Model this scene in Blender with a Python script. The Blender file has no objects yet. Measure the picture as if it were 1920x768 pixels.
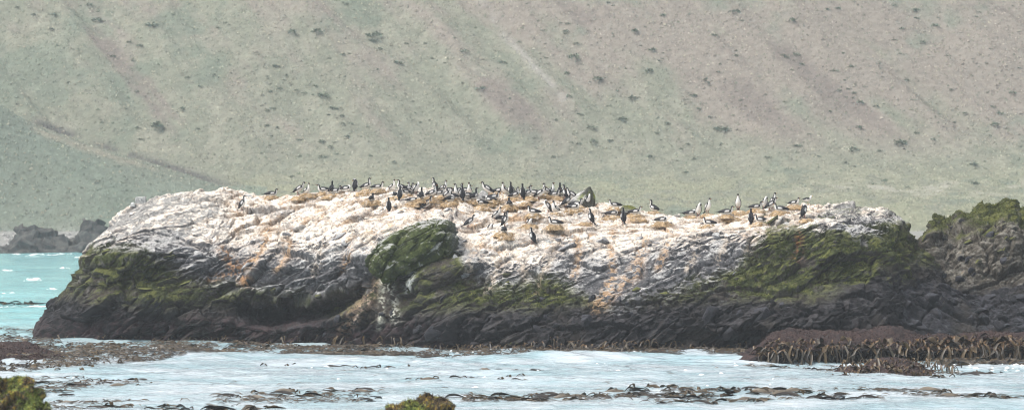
import bpy, bmesh, math, random
import numpy as np
from mathutils import Vector, Matrix

# ------------------------------------------------------------------ camera, sky, sun, exposure
SC = bpy.context.scene
COL = SC.collection
F, CX, HY, CH = 5160.0, 960.0, 370.0, 6.5       # focal length in photo pixels, centre column, horizon row, eye height (m)
cam_d = bpy.data.cameras.new('camera')
cam_d.sensor_width = 36.0
cam_d.lens = 36.0 * F / 1920.0
cam_d.shift_y = -14.0 / 1920.0
cam_d.clip_start, cam_d.clip_end = 1.0, 3000.0
cam_d.dof.use_dof = True
cam_d.dof.focus_distance = 121.0
cam_d.dof.aperture_fstop = 1.3
cam = bpy.data.objects.new('camera', cam_d)
cam.location = (0, 0, CH)
cam.rotation_euler = (math.radians(90), 0, 0)
COL.objects.link(cam)
SC.camera = cam

SUN_EL, SUN_AZ = math.radians(56), math.radians(248)   # azimuth clockwise from +Y (away from the camera)
W = bpy.data.worlds.new('World'); SC.world = W; W.use_nodes = True
wn, wl = W.node_tree.nodes, W.node_tree.links
sky = wn.new('ShaderNodeTexSky'); sky.sky_type = 'NISHITA'; sky.sun_disc = False
sky.sun_elevation, sky.sun_rotation = SUN_EL, SUN_AZ
sky.air_density, sky.dust_density, sky.ozone_density = 1.0, 6.0, 1.0
hsv = wn.new('ShaderNodeHueSaturation'); hsv.inputs['Saturation'].default_value = 0.30
bg = wn['Background']; bg.inputs['Strength'].default_value = 0.115
wl.new(sky.outputs[0], hsv.inputs['Color']); wl.new(hsv.outputs[0], bg.inputs['Color'])

sd = bpy.data.lights.new('sun', 'SUN'); sd.energy = 1.5; sd.angle = math.radians(14); sd.color = (1.0, 0.965, 0.91)
sun = bpy.data.objects.new('sun', sd); COL.objects.link(sun)
sdir = Vector((math.sin(SUN_AZ) * math.cos(SUN_EL), math.cos(SUN_AZ) * math.cos(SUN_EL), math.sin(SUN_EL)))
sun.rotation_euler = sdir.to_track_quat('Z', 'Y').to_euler()
sun.location = (0, 60, 60)

SC.view_settings.view_transform = 'Standard'
SC.view_settings.look = 'None'
SC.view_settings.exposure = 0.62
SC.view_settings.gamma = 1.0
SC.cycles.use_denoising = True
SC.cycles.use_adaptive_sampling = False
SC.cycles.max_bounces = 8
SC.cycles.filter_width = 1.1
SC.cycles.volume_bounces = 1
SC.cycles.caustics_reflective = False
SC.cycles.caustics_refractive = False

# ------------------------------------------------------------------ helpers: pixel <-> place, noise
def at(px, py, D):
    return np.array([(px - CX) * D / F, D, CH - (py - HY) * D / F])
def sea_depth(py):                       # distance of the sea surface on that photo row
    return CH * F / (py - HY)
def project(P):
    return CX + F * P[:, 0] / P[:, 1], HY - (P[:, 2] - CH) * F / P[:, 1]

def _h(ix, iy, iz, s):
    h = (ix * np.uint32(0x8da6b343)) ^ (iy * np.uint32(0xd8163841)) ^ (iz * np.uint32(0xcb1ab31f)) ^ np.uint32((s * 0x9e3779b1) & 0xffffffff)
    h ^= h >> np.uint32(15); h *= np.uint32(0x2c1b3c6d); h ^= h >> np.uint32(12); h *= np.uint32(0x297a2d39); h ^= h >> np.uint32(15)
    return h
def _u(ix, iy, iz, s):
    return (_h(ix, iy, iz, s) & np.uint32(0xffffff)).astype(np.float32) / np.float32(16777216.0)
def vnoise(P, s):                        # value noise, -1..1
    i = np.floor(P); f = (P - i).astype(np.float32); i = i.astype(np.int64)
    f = f * f * f * (f * (f * 6 - 15) + 10)
    i = i.astype(np.uint32); X, Y, Z = i[:, 0], i[:, 1], i[:, 2]; o = np.uint32(1)
    a = f[:, 0]; b = f[:, 1]; c = f[:, 2]
    def L(p, q, t): return p + (q - p) * t
    z0 = L(L(_u(X, Y, Z, s), _u(X + o, Y, Z, s), a), L(_u(X, Y + o, Z, s), _u(X + o, Y + o, Z, s), a), b)
    z1 = L(L(_u(X, Y, Z + o, s), _u(X + o, Y, Z + o, s), a), L(_u(X, Y + o, Z + o, s), _u(X + o, Y + o, Z + o, s), a), b)
    return L(z0, z1, c) * 2 - 1
def fbm(P, s, octv=4, gain=0.5):
    t = np.zeros(len(P), np.float32); A = 1.0; n = 0.0; Q = np.array(P, np.float64)
    for k in range(octv):
        t += A * vnoise(Q + 17.3 * k, s + k); n += A; A *= gain; Q = Q * 2.03
    return t / n
def voro(P, s):                          # nearest cell: f1, f2, random vec of cell, offset from the cell centre
    i = np.floor(P).astype(np.int64); N = len(P)
    f1 = np.full(N, 9.0, np.float32); f2 = f1.copy()
    off = np.zeros((N, 3), np.float32); rid = np.zeros(N, np.uint32)
    fr = (P - i).astype(np.float32)
    for dx in (-1, 0, 1):
        for dy in (-1, 0, 1):
            for dz in (-1, 0, 1):
                X = (i[:, 0] + dx).astype(np.uint32); Y = (i[:, 1] + dy).astype(np.uint32); Z = (i[:, 2] + dz).astype(np.uint32)
                h = _h(X, Y, Z, s)
                vx = fr[:, 0] - dx - (h & np.uint32(1023)).astype(np.float32) / 1023.0
                vy = fr[:, 1] - dy - ((h >> np.uint32(10)) & np.uint32(1023)).astype(np.float32) / 1023.0
                vz = fr[:, 2] - dz - ((h >> np.uint32(20)) & np.uint32(1023)).astype(np.float32) / 1023.0
                d = np.sqrt(vx * vx + vy * vy + vz * vz)
                m = d < f1
                f2 = np.where(m, f1, np.minimum(f2, d)); f1 = np.where(m, d, f1)
                rid = np.where(m, h, rid)
                off[m, 0] = vx[m]; off[m, 1] = vy[m]; off[m, 2] = vz[m]
    z = np.zeros(N, np.uint32)
    r = np.stack([_u(rid, z, z, s + 11), _u(rid, z, z, s + 12), _u(rid, z, z, s + 13), _u(rid, z, z, s + 14)], 1)
    return f1, f2, r, off
def smooth(a, lo, hi):
    t = np.clip((a - lo) / (hi - lo), 0, 1); return t * t * (3 - 2 * t)
def mix(a, b, t):
    return a + (np.asarray(b, np.float32)[None, :] - a) * t[:, None]
def blob(px, py, cx, cy, rx, ry, ang=0.0):
    c, s = math.cos(math.radians(ang)), math.sin(math.radians(ang))
    u = ((px - cx) * c + (py - cy) * s) / rx; v = (-(px - cx) * s + (py - cy) * c) / ry
    return np.exp(-(u * u + v * v) * 1.4)
def gsm(a, n, axis):                     # small box-ish smoothing along an axis
    if n < 1: return a
    k = np.hanning(2 * n + 3)[1:-1]; k /= k.sum()
    pad = [(0, 0)] * a.ndim; pad[axis] = (n, n)
    b = np.pad(a, pad, mode='edge')
    return np.apply_along_axis(lambda m: np.convolve(m, k, 'valid'), axis, b)

# ------------------------------------------------------------------ helpers: objects and materials
def mesh_np(name, V, Fc, cols=None, smooth_shade=True):
    me = bpy.data.meshes.new(name)
    V = np.asarray(V, np.float32); Fc = np.asarray(Fc, np.int32); k = Fc.shape[1]
    me.vertices.add(len(V)); me.vertices.foreach_set('co', V.ravel())
    me.loops.add(Fc.size); me.loops.foreach_set('vertex_index', Fc.ravel())
    me.polygons.add(len(Fc)); me.polygons.foreach_set('loop_start', np.arange(0, Fc.size, k, dtype=np.int32))
    me.polygons.foreach_set('loop_total', np.full(len(Fc), k, np.int32))
    if smooth_shade: me.polygons.foreach_set('use_smooth', np.ones(len(Fc), bool))
    me.update(calc_edges=True)
    if cols is not None: set_cols(me, cols)
    return me
def set_cols(me, cols):
    at_ = me.color_attributes.new('col', 'FLOAT_COLOR', 'POINT')
    c = np.ones((len(me.vertices), 4), np.float32); c[:, :3] = cols
    at_.data.foreach_set('color', c.ravel())
def obj(name, me, mat=None, parent=None, loc=(0, 0, 0), rot=(0, 0, 0), scale=(1, 1, 1)):
    o = bpy.data.objects.new(name, me); COL.objects.link(o)
    if mat is not None and len(me.materials) == 0: me.materials.append(mat)
    o.parent = parent; o.location = loc; o.rotation_euler = rot; o.scale = scale
    return o
def empty(name, loc, rz=0.0, s=1.0):
    o = bpy.data.objects.new(name, None); COL.objects.link(o); o.empty_display_size = 0.2
    o.location = loc; o.rotation_euler = (0, 0, rz); o.scale = (s, s, s)
    return o
def tag(o, label=None, cat=None, group=None, kind=None):
    if label: o['label'] = label
    if cat: o['category'] = cat
    if group: o['group'] = group
    if kind: o['kind'] = kind
    return o
def grid_faces(nu, nv):
    a = (np.arange(nu - 1)[:, None] * nv + np.arange(nv - 1)[None, :]).ravel()
    return np.stack([a, a + nv, a + nv + 1, a + 1], 1)

def mat_new(name):
    m = bpy.data.materials.new(name); m.use_nodes = True
    nt = m.node_tree; return m, nt.nodes, nt.links, nt.nodes['Principled BSDF']
def mat_col(name, rough=0.85, spec=0.3, nscale=6.0, namp=0.35, bump=0.0, bscale=14.0, bdist=0.05):
    """vertex colour times a fine noise, with fine relief"""
    m, n, l, b = mat_new(name)
    a = n.new('ShaderNodeAttribute'); a.attribute_name = 'col'
    g = n.new('ShaderNodeNewGeometry')
    t = n.new('ShaderNodeTexNoise'); t.inputs['Scale'].default_value = nscale; t.inputs['Detail'].default_value = 8; t.inputs['Roughness'].default_value = 0.7
    l.new(g.outputs['Position'], t.inputs['Vector'])
    mr = n.new('ShaderNodeMapRange'); mr.inputs['From Min'].default_value = 0.3; mr.inputs['From Max'].default_value = 0.7
    mr.inputs['To Min'].default_value = 1 - namp; mr.inputs['To Max'].default_value = 1 + namp
    l.new(t.outputs['Fac'], mr.inputs['Value'])
    mx = n.new('ShaderNodeVectorMath'); mx.operation = 'SCALE'
    l.new(a.outputs['Color'], mx.inputs[0]); l.new(mr.outputs[0], mx.inputs['Scale'])
    l.new(mx.outputs[0], b.inputs['Base Color'])
    b.inputs['Roughness'].default_value = rough; b.inputs['Specular IOR Level'].default_value = spec
    if bump:
        t2 = n.new('ShaderNodeTexNoise'); t2.inputs['Scale'].default_value = bscale; t2.inputs['Detail'].default_value = 9; t2.inputs['Roughness'].default_value = 0.72
        l.new(g.outputs['Position'], t2.inputs['Vector'])
        bp = n.new('ShaderNodeBump'); bp.inputs['Strength'].default_value = bump; bp.inputs['Distance'].default_value = bdist
        l.new(t2.outputs['Fac'], bp.inputs['Height']); l.new(bp.outputs[0], b.inputs['Normal'])
    return m

M_ROCK = mat_col('rock', 0.85, 0.3, 10.0, 0.62, 1.0, 6.0, 0.10)
M_HILL = mat_col('hill_ground', 0.95, 0.1, 0.9, 0.30, 0.6, 0.8, 0.4)
M_TUFT = mat_col('vegetation', 0.9, 0.15, 3.0, 0.25)
M_BIRD = mat_col('plumage', 0.6, 0.3, 20.0, 0.06)
M_STRAW = mat_col('straw', 0.9, 0.1, 25.0, 0.45, 0.8, 30.0, 0.03)
M_KELP = mat_col('kelp', 0.42, 0.45, 3.0, 0.45)

# ------------------------------------------------------------------ the sea
def sea_h(x, y):
    x = np.asarray(x, np.float64); y = np.asarray(y, np.float64)
    P = np.stack([x * 0.06, y * 0.05, np.zeros_like(x)], -1).reshape(-1, 3)
    sh = x.shape
    env = (0.55 + 0.45 * vnoise(P + 3.1, 71)).reshape(sh)
    w = vnoise(P * 2.1, 72).reshape(sh) * 2.2
    z = 0.11 * env * np.sin(2 * math.pi * (y * 1.0 + 0.25 * x + w * 2.5) / 9.5)
    z = z + 0.055 * np.sin(2 * math.pi * (y * 0.9 - 0.42 * x + 1.9 * w) / 4.3) * env
    Q = np.stack([x * 0.42, y * 0.55, np.zeros_like(x)], -1).reshape(-1, 3)
    z = z + 0.12 * fbm(Q, 73, 5, 0.68).reshape(sh)
    rp = np.exp(-((y - 110.5) / 4.5) ** 2) * smooth(x, -9, -2) * (1 - smooth(x, 11, 16))
    z = z + 0.05 * rp * np.sin(2 * math.pi * (y + 0.5 * x + 1.5 * w) / 1.5) * (0.4 + env)
    z = z + 0.30 * np.exp(-((x + 14.0) / 3.4) ** 2 - ((y - 112.5) / 1.6) ** 2)      # the two humps of swell off the rock
    z = z + 0.26 * np.exp(-((x - 1.6) / 4.0) ** 2 - ((y - 112.0) / 1.4) ** 2)
    return z
def build_sea():
    xs = np.concatenate([-26 - np.geomspace(0.3, 574, 60)[::-1], np.arange(-26, 26, 0.11), 26 + np.geomspace(0.3, 574, 60)])
    ys = np.concatenate([np.linspace(-60, 70, 30), np.arange(71, 80, 0.4), np.arange(80, 128, 0.16), 128 + np.geomspace(0.3, 222, 260)])
    X, Y = np.meshgrid(xs, ys, indexing='ij')
    V = np.stack([X, Y, sea_h(X, Y)], -1).reshape(-1, 3)
    m, n, l, b = mat_new('sea_water')
    g = n.new('ShaderNodeNewGeometry')
    mp = n.new('ShaderNodeMapping'); mp.inputs['Scale'].default_value = (0.8, 1.3, 1.0)
    l.new(g.outputs['Position'], mp.inputs['Vector'])
    t = n.new('ShaderNodeTexNoise'); t.inputs['Scale'].default_value = 2.2; t.inputs['Detail'].default_value = 6; t.inputs['Roughness'].default_value = 0.6
    l.new(mp.outputs[0], t.inputs['Vector'])
    bp = n.new('ShaderNodeBump'); bp.inputs['Strength'].default_value = 0.9; bp.inputs['Distance'].default_value = 0.16
    l.new(t.outputs['Fac'], bp.inputs['Height']); l.new(bp.outputs[0], b.inputs['Normal'])
    # milky turquoise water; the near channel is whiter with bright sky reflection painted in
    sx = n.new('ShaderNodeSeparateXYZ'); l.new(g.outputs['Position'], sx.inputs[0])
    mr = n.new('ShaderNodeMapRange'); mr.inputs['From Min'].default_value = 116; mr.inputs['From Max'].default_value = 150
    l.new(sx.outputs['Y'], mr.inputs['Value'])
    t3 = n.new('ShaderNodeTexNoise'); t3.inputs['Scale'].default_value = 0.30; t3.inputs['Detail'].default_value = 8; t3.inputs['Roughness'].default_value = 0.65
    l.new(mp.outputs[0], t3.inputs['Vector'])
    cr = n.new('ShaderNodeValToRGB')
    cr.color_ramp.elements[0].position = 0.40; cr.color_ramp.elements[0].color = (0.39, 0.54, 0.595, 1)
    cr.color_ramp.elements[1].position = 0.60; cr.color_ramp.elements[1].color = (0.61, 0.69, 0.745, 1)
    l.new(t3.outputs['Fac'], cr.inputs[0])
    cr2 = n.new('ShaderNodeValToRGB')
    cr2.color_ramp.elements[0].position = 0.35; cr2.color_ramp.elements[0].color = (0.18, 0.50, 0.54, 1)
    cr2.color_ramp.elements[1].position = 0.65; cr2.color_ramp.elements[1].color = (0.36, 0.68, 0.70, 1)
    l.new(t3.outputs['Fac'], cr2.inputs[0])
    mx = n.new('ShaderNodeMix'); mx.data_type = 'RGBA'
    l.new(mr.outputs[0], mx.inputs[0]); l.new(cr.outputs[0], mx.inputs[6]); l.new(cr2.outputs[0], mx.inputs[7])
    l.new(mx.outputs[2], b.inputs['Base Color'])
    b.inputs['Roughness'].default_value = 0.09; b.inputs['IOR'].default_value = 1.33
    o = obj('sea', mesh_np('sea', V, grid_faces(len(xs), len(ys))), m)
    tag(o, kind='structure')
build_sea()

# ------------------------------------------------------------------ the hillside behind
def hill_z(x, y):
    x = np.asarray(x, np.float64); y = np.asarray(y, np.float64); sh = x.shape
    P = np.stack([x, y, np.zeros_like(x)], -1).reshape(-1, 3)
    n1 = fbm(P / 38.0, 91, 3).reshape(sh); n2 = fbm(P / 9.0, 95, 4, 0.55).reshape(sh)
    shore = 326 + 5 * n1
    beach = -1.2 + 2.4 * smooth(y, shore - 6, shore + 12) + 0.35 * smooth(y, shore + 10, 402)
    ter = np.clip((y - (404 + 4 * n1)), 0, None)
    z = beach + 2.6 * smooth(ter, 0, 7) + 0.18 * np.clip(ter - 4, 0, None)
    foot = 441 + 5 * n1 + 0.02 * x
    d = y - foot
    sp = np.where(d > 30, d, np.log1p(np.exp(np.clip(d / 4.0, -40, 30))) * 4.0)
    steep = 0.62 * sp
    z = z + np.where(steep < 90, steep, 90 + 40 * np.tanh((steep - 90) / 60))
    # ribs and gullies running diagonally down the slope
    q = (x * 0.75 + d * 0.55)
    R = np.stack([q / 7.0, (d - x * 0.3) / 45.0, np.zeros_like(x)], -1).reshape(-1, 3)
    rib = fbm(R, 97, 3).reshape(sh)
    amp = smooth(d, -6, 14)
    z = z + amp * 1.7 * rib + amp * 0.6 * fbm(R * 2.7, 99, 3).reshape(sh) + 0.45 * n2 * smooth(ter, 0, 6)
    # the eroded bank on the left: crest falls from (0,200) to (400,335) of the photo
    px = CX + F * x / np.maximum(y, 1)
    cy = np.interp(px, [-900, -300, 0, 60, 160, 270, 340, 420, 520], [60, 150, 196, 232, 268, 304, 325, 352, 380])
    crest = CH + (HY - cy) * 424.0 / F
    up = smooth(y, 402, 424) ** 0.9
    dn = 1 - smooth(y, 424.5, 431.0)
    bank = (1.0 + (crest - 1.0) * up) * np.where(y > 424, dn, 1.0)
    bank = np.where(px < 520, bank, 0.0)
    z = np.where((y > 402) & (y < 434), np.maximum(z, bank + 0.22 * n2), z)
    return z
def hill_cols(x, y, z):
    P = np.stack([x, y, np.zeros_like(x)], -1)
    px = CX + F * x / y; py = HY - (z - CH) * F / y
    foot = 441 + 0.02 * x; d = y - foot
    c = np.zeros((len(x), 3), np.float32); c[:] = (0.202, 0.208, 0.158)  # tones kept pale and even: part of the haze is painted in
    n = fbm(P / 14.0, 101, 4, 0.6); n2 = fbm(P / 3.0, 105, 4, 0.65)
    R = np.stack([(x * 0.75 + d * 0.55) / 6.0, (d - x * 0.3) / 40.0, np.zeros_like(x)], -1)
    rib = fbm(R, 97, 4, 0.6)
    c = mix(c, (0.262, 0.255, 0.200), smooth(n2, -0.2, 0.45) * 0.8)
    brown = smooth(rib * 0.8 + n * 0.5 + (px - 900) / 2600 + (220 - py) / 500, 0.0, 0.5) * smooth(d, -2, 8)
    c = mix(c, (0.248, 0.212, 0.182), brown * 0.9)
    c = mix(c, (0.150, 0.182, 0.138), smooth(-n - 0.3 * n2, 0.10, 0.5) * 0.6)
    c = mix(c, (0.180, 0.150, 0.132), smooth(rib + 0.15 * n2, 0.26, 0.5) * smooth(d, 2, 12) * 0.75)  # rib shading painted in as darker brown streaks
    # the grassy shelf at the foot is yellower, the bank on the left is greener
    c = mix(c, (0.255, 0.262, 0.165), (1 - smooth(d, -12, 2)) * smooth(n2 + 0.3, -0.1, 0.5) * 0.6 * (px > 430))
    bk = (y < 430) & (px < 500)
    c = mix(c, (0.160, 0.198, 0.158), bk * (0.65 + 0.25 * n2))
    crest_py = np.interp(px, [0, 60, 160, 270, 340, 420], [196, 232, 268, 304, 325, 352])
    scar = bk * np.exp(-((py - crest_py - 9) / 8.0) ** 2) * smooth(px, 40, 90) * (1 - smooth(px, 230, 420)) * smooth(n2, -0.5, 0.2)
    c = mix(c, (0.33, 0.27, 0.21), np.clip(scar, 0, 1) * 0.5)
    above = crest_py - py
    scarp_shade = (y > 430) * np.exp(-((above - 5) / 8.0) ** 2) * smooth(px, 40, 60) * (1 - smooth(px, 380, 470)) * smooth(n2 + 0.4 * n, -0.5, 0.0)
    c = mix(c, (0.085, 0.078, 0.075), np.clip(scarp_shade, 0, 1) * 0.9)  # shade of the scarp, painted as a dark band above the bank crest
    # pale scree chute and shingle patches
    chute = np.exp(-((px - np.interp(py, [0, 60, 180], [905, 940, 1055])) / 9.0) ** 2) * (py < 190) * smooth(n2, -0.4, 0.3)
    c = mix(c, (0.36, 0.33, 0.31), np.clip(chute, 0, 1) * 0.7)
    sh = smooth(px, 1350, 1650) * np.exp(-((py - 352) / 16.0) ** 2) * smooth(n2, -0.1, 0.4)
    c = mix(c, (0.36, 0.34, 0.30), np.clip(sh, 0, 1) * 0.8)
    beach = 1 - smooth(y + 3 * n2, 400, 406)
    c = mix(c, (0.30, 0.29, 0.28), beach * (0.8 + 0.2 * n2))
    return c
def build_hill():
    xs = np.concatenate([-130 - np.geomspace(1, 470, 30)[::-1], np.arange(-130, 130, 0.42), 130 + np.geomspace(1, 470, 30)])
    ys = np.concatenate([np.arange(312, 396, 2.0), np.arange(396, 505, 0.36), 505 + np.geomspace(0.6, 400, 60)])
    X, Y = np.meshgrid(xs, ys, indexing='ij'); Z = hill_z(X, Y)
    V = np.stack([X, Y, Z], -1).reshape(-1, 3)
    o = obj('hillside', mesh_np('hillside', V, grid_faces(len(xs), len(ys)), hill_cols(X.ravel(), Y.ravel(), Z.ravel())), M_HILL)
    tag(o, kind='structure')
build_hill()

# ------------------------------------------------------------------ rocks
def rock_mesh(name, stations, du, nseg, disp, colf, seed, su=5, sv=3, back=(2.5, 0.8, 5.0), keep=None):
    """stations: (photo column, row of the waterline, [(row, distance) up the face to the crest]);
    the surface runs from under water up the face, over the top and down the back"""
    pxs = np.array([s[0] for s in stations], float)
    K = len(stations[0][2])
    tab = []
    for px, w, pts in stations:
        D0 = sea_depth(w)
        row = [(D0 - 0.3, -1.6), (D0, -0.05)]
        for (py, D) in pts: row.append((D, CH - (py - HY) * D / F))
        D, z = row[-1]
        row += [(D + back[0], z - back[1]), (D + back[2], -1.6)]
        tab.append(row)
    tab = np.array(tab)                       # station, key, (D,z)
    us = np.arange(pxs[0], pxs[-1] + 0.1, du)
    G = np.stack([np.stack([np.interp(us, pxs, tab[:, k, c]) for k in range(tab.shape[1])], 1) for c in (0, 1)], -1)
    G = gsm(G, su, 0)
    rows = []
    for k in range(tab.shape[1] - 1):
        t = np.linspace(0, 1, nseg[k], endpoint=False)
        rows.append(G[:, k:k + 1] * (1 - t)[None, :, None] + G[:, k + 1:k + 2] * t[None, :, None])
    rows.append(G[:, -1:])
    S = gsm(np.concatenate(rows, 1), sv, 1)
    nu, nv = S.shape[:2]
    D = S[..., 0]
    P = np.stack([(us[:, None] - CX) * D / F, D, S[..., 1]], -1)
    def normals(P):
        a = np.gradient(P, axis=0); b = np.gradient(P, axis=1)
        n = np.cross(a, b); n /= np.maximum(np.linalg.norm(n, axis=-1, keepdims=True), 1e-9)
        return n
    N = gsm(gsm(normals(P), 6, 0), 6, 1); N /= np.maximum(np.linalg.norm(N, axis=-1, keepdims=True), 1e-9)
    p = P.reshape(-1, 3); nn = N.reshape(-1, 3)
    d, aux = disp(p, nn, seed)
    q = p + nn * d[:, None]
    nf = normals(q.reshape(nu, nv, 3)).reshape(-1, 3)
    cols = colf(q, nf, aux)
    return mesh_np(name, q, grid_faces(nu, nv), cols, False)

def facets(p, s, size, ang, stretch, hamp, tilt):
    c, n = math.cos(math.radians(ang)), math.sin(math.radians(ang))
    u = (p[:, 0] * c + p[:, 2] * n) / (size * stretch); w = (-p[:, 0] * n + p[:, 2] * c) / size; v = p[:, 1] / size
    Q = np.stack([u, v, w], 1)
    Q = Q + 0.22 * np.stack([vnoise(Q * 1.3, s + 40), vnoise(Q * 1.3, s + 41), vnoise(Q * 1.3, s + 42)], 1)
    f1, f2, r, off = voro(Q, s)
    d = hamp * (r[:, 0] * 2 - 1) + tilt * size * ((r[:, 1] * 2 - 1) * off[:, 0] + (r[:, 2] * 2 - 1) * off[:, 1] + (r[:, 3] * 2 - 1) * off[:, 2])
    return d, f2 - f1, r

def disp_main(p, nn, s, k=1.0, ang=28.0, sz=1.0, sf=1.0):
    px, py = project(p)
    top = smooth(nn[:, 2], 0.55, 0.9)                        # flat tops are calmer
    rough = 0.55 + 0.75 * smooth(fbm(p / 4.2, s + 20, 2), -0.35, 0.35)
    a = k * (1 - 0.25 * top)
    cap = smooth(nn[:, 2], 0.22, 0.6); calm = 1 - 0.5 * cap
    d0 = fbm(p / 3.6, s, 4) * 0.50
    d1, e1, r1 = facets(p, s + 1, 1.25 * sz, ang, 3.0 * sf, 0.26 * sz, 0.42)
    d2, e2, r2 = facets(p, s + 2, 0.52 * sz, ang, 2.5 * sf, 0.085, 0.50)
    d3, e3, r3 = facets(p, s + 3, 0.20, ang, 2.0, 0.036, 0.55)
    c = math.cos(math.radians(ang)); sn = math.sin(math.radians(ang))
    st = (-p[:, 0] * sn + p[:, 2] * c) / 0.62 + 1.6 * fbm(p / 3.0, s + 5, 3)
    saw = (st - np.floor(st))
    d4 = 0.17 * (np.where(saw < 0.8, saw / 0.8, (1 - saw) / 0.2) - 0.5) * smooth(fbm(p / 3.1, s + 23, 2), -0.35, 0.25) * (1 - 0.4 * top)
    crack = -0.26 * np.exp(-(e1 / 0.035) ** 2) - 0.10 * np.exp(-(e2 / 0.06) ** 2) * rough
    d5 = fbm(p / 0.30, s + 8, 4, 0.62) * 0.055
    d = a * (d0 + calm * d1 + rough * (calm * d2 + d3)) + k * calm * d4 + crack * a * calm + d5
    return d, dict(e1=e1, e2=e2, r1=r1, r2=r2, r3=r3, nn=nn)

CREAM = (0.88, 0.80, 0.71); PALE = (0.50, 0.49, 0.48); GREY = (0.125, 0.125, 0.132); TAN = (0.54, 0.345, 0.19)
MOSS = (0.046, 0.057, 0.015); MOSS2 = (0.150, 0.160, 0.042); DARK = (0.013, 0.012, 0.014); WARM = (0.058, 0.048, 0.040)
PURPLE = (0.045, 0.025, 0.028)
def col_main(p, nf, aux):
    px, py = project(p)
    n1 = fbm(p / 1.6, 201, 4, 0.6); n2 = fbm(p / 0.45, 205, 4, 0.65); n3 = fbm(p / 0.16, 209, 3, 0.7)
    st = fbm(np.stack([(p[:, 0] * 0.88 + p[:, 2] * 0.47) / 2.6, p[:, 1] / 2, (-p[:, 0] * 0.47 + p[:, 2] * 0.88) / 0.3], 1), 213, 4, 0.6)
    y = py + 16 * n1 + 10 * n2 + 8 * st
    up = nf[:, 2]
    pw = px + 26 * n1 + 14 * n2
    yW = np.interp(pw, [150, 180, 250, 330, 420, 480, 560, 640, 690, 720, 760, 850, 880, 940, 1000, 1060, 1120, 1200, 1280, 1350, 1420, 1480, 1530, 1560, 1650, 1720],
                   [470, 440, 432, 425, 452, 462, 455, 448, 450, 432, 420, 412, 452, 500, 478, 455, 462, 448, 440, 432, 434, 418, 400, 392, 385, 380])
    yG = np.interp(pw, [120, 160, 250, 300, 350, 430, 520, 600, 680, 700, 720, 840, 890, 940, 1000, 1050, 1150, 1200, 1300, 1380, 1420, 1520, 1600, 1660, 1700],
                   [470, 455, 455, 478, 512, 532, 548, 552, 528, 500, 436, 432, 516, 532, 520, 520, 568, 556, 532, 496, 445, 420, 440, 412, 400])
    yM = np.interp(pw, [80, 130, 200, 300, 400, 500, 600, 700, 760, 900, 1000, 1100, 1200, 1300, 1400, 1500, 1560, 1600, 1640, 1720],
                   [560, 560, 575, 585, 575, 575, 590, 605, 592, 585, 585, 580, 572, 566, 565, 565, 560, 530, 510, 505])
    N = len(p)
    c = np.zeros((N, 3), np.float32); c[:] = DARK
    c = mix(c, (0.055, 0.052, 0.056), smooth(n2 + 0.6 * st + 0.5 * up, 0.05, 0.6) * 0.85)
    c = mix(c, WARM, smooth(n1, 0.0, 0.5) * 0.5)
    pur = smooth(y, 585, 612) * (1 - smooth(px, 700, 900)) * smooth(n2 + n3, -0.4, 0.3)
    c = mix(c, PURPLE, pur * 0.8)
    # moss belt
    m = (1 - smooth(y, yM - 24, yM + 10)) * smooth(n1 * 0.7 + n2 * 0.6 + 0.25 * up, -0.30, 0.12)
    mb = np.maximum.reduce([blob(px, py, 775, 470, 95, 50, -25), blob(px, py, 240, 500, 110, 50, 20), blob(px, py, 1545, 460, 150, 70, 15) ,
                            blob(px, py, 1660, 450, 60, 60), blob(px, py, 1040, 530, 70, 36, -35), blob(px, py, 930, 550, 110, 26), blob(px, py, 1450, 530, 110, 36)])
    m = np.maximum(m * 0.85, smooth(mb + 0.4 * n1 + 0.35 * n2 + 0.2 * st, 0.34, 0.50) * 0.95)
    m = m * (1 - 0.85 * smooth(-up + 0.6 * n3 + 0.3 * n2, 0.05, 0.45))
    mc = np.zeros((N, 3), np.float32); mc[:] = MOSS
    mc = mix(mc, MOSS2, smooth(n2 + 0.5 * n3 + 0.35 * up, 0.05, 0.6) * 0.7)
    mc = mix(mc, (0.17, 0.15, 0.06), smooth(n3 + 0.4 * n2, 0.35, 0.7) * 0.5 * smooth(px, 1300, 1420))
    rk = np.zeros((N, 3), np.float32); rk[:] = WARM
    rk = mix(rk, (0.17, 0.16, 0.145), smooth(n3 + st, 0.0, 0.6) * 0.75)
    above = 1 - smooth(y, yM - 30, yM + 14)
    c = mix(c, (0, 0, 0), np.zeros(N)) * (1 - above[:, None]) + rk * above[:, None]
    c = c * (1 - m[:, None]) + mc * m[:, None]
    # grey guano-washed rock
    g = 1 - smooth(y - 16 * up, yG - 16, yG + 16)
    gr = np.zeros((N, 3), np.float32); gr[:] = GREY
    gr = mix(gr, PALE, smooth(st + 0.7 * n2 + 0.5 * n3 + 0.75 * up - 0.35 * smooth(py - yW, 20, 80), 0.12, 0.62))
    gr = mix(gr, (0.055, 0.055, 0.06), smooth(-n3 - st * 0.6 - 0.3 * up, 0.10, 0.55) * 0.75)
    nose = smooth(blob(px, py, 772, 468, 92, 48, -25) + 0.3 * n1 + 0.25 * n2, 0.36, 0.5)
    rmoss = smooth(blob(px, py, 1560, 468, 150, 62, 12) + 0.5 * n1 + 0.35 * n2 + 0.2 * st, 0.40, 0.52)
    g = g * (1 - 0.94 * nose) * (1 - 0.9 * rmoss)
    c = c * (1 - g[:, None]) + gr * g[:, None]
    # cream guano on top
    w = (1 - smooth(y - 34 * (up - 0.35), yW - 14, yW + 20)) * (1 - nose) * (1 - 0.85 * rmoss)
    wh = np.zeros((N, 3), np.float32); wh[:] = CREAM
    tan = np.maximum(smooth(n1 * 0.5 + n2 * 0.7 + 0.45 * n3, 0.08, 0.48), 0.9 * smooth(n3 + 0.35 * n2, 0.30, 0.46))
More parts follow.
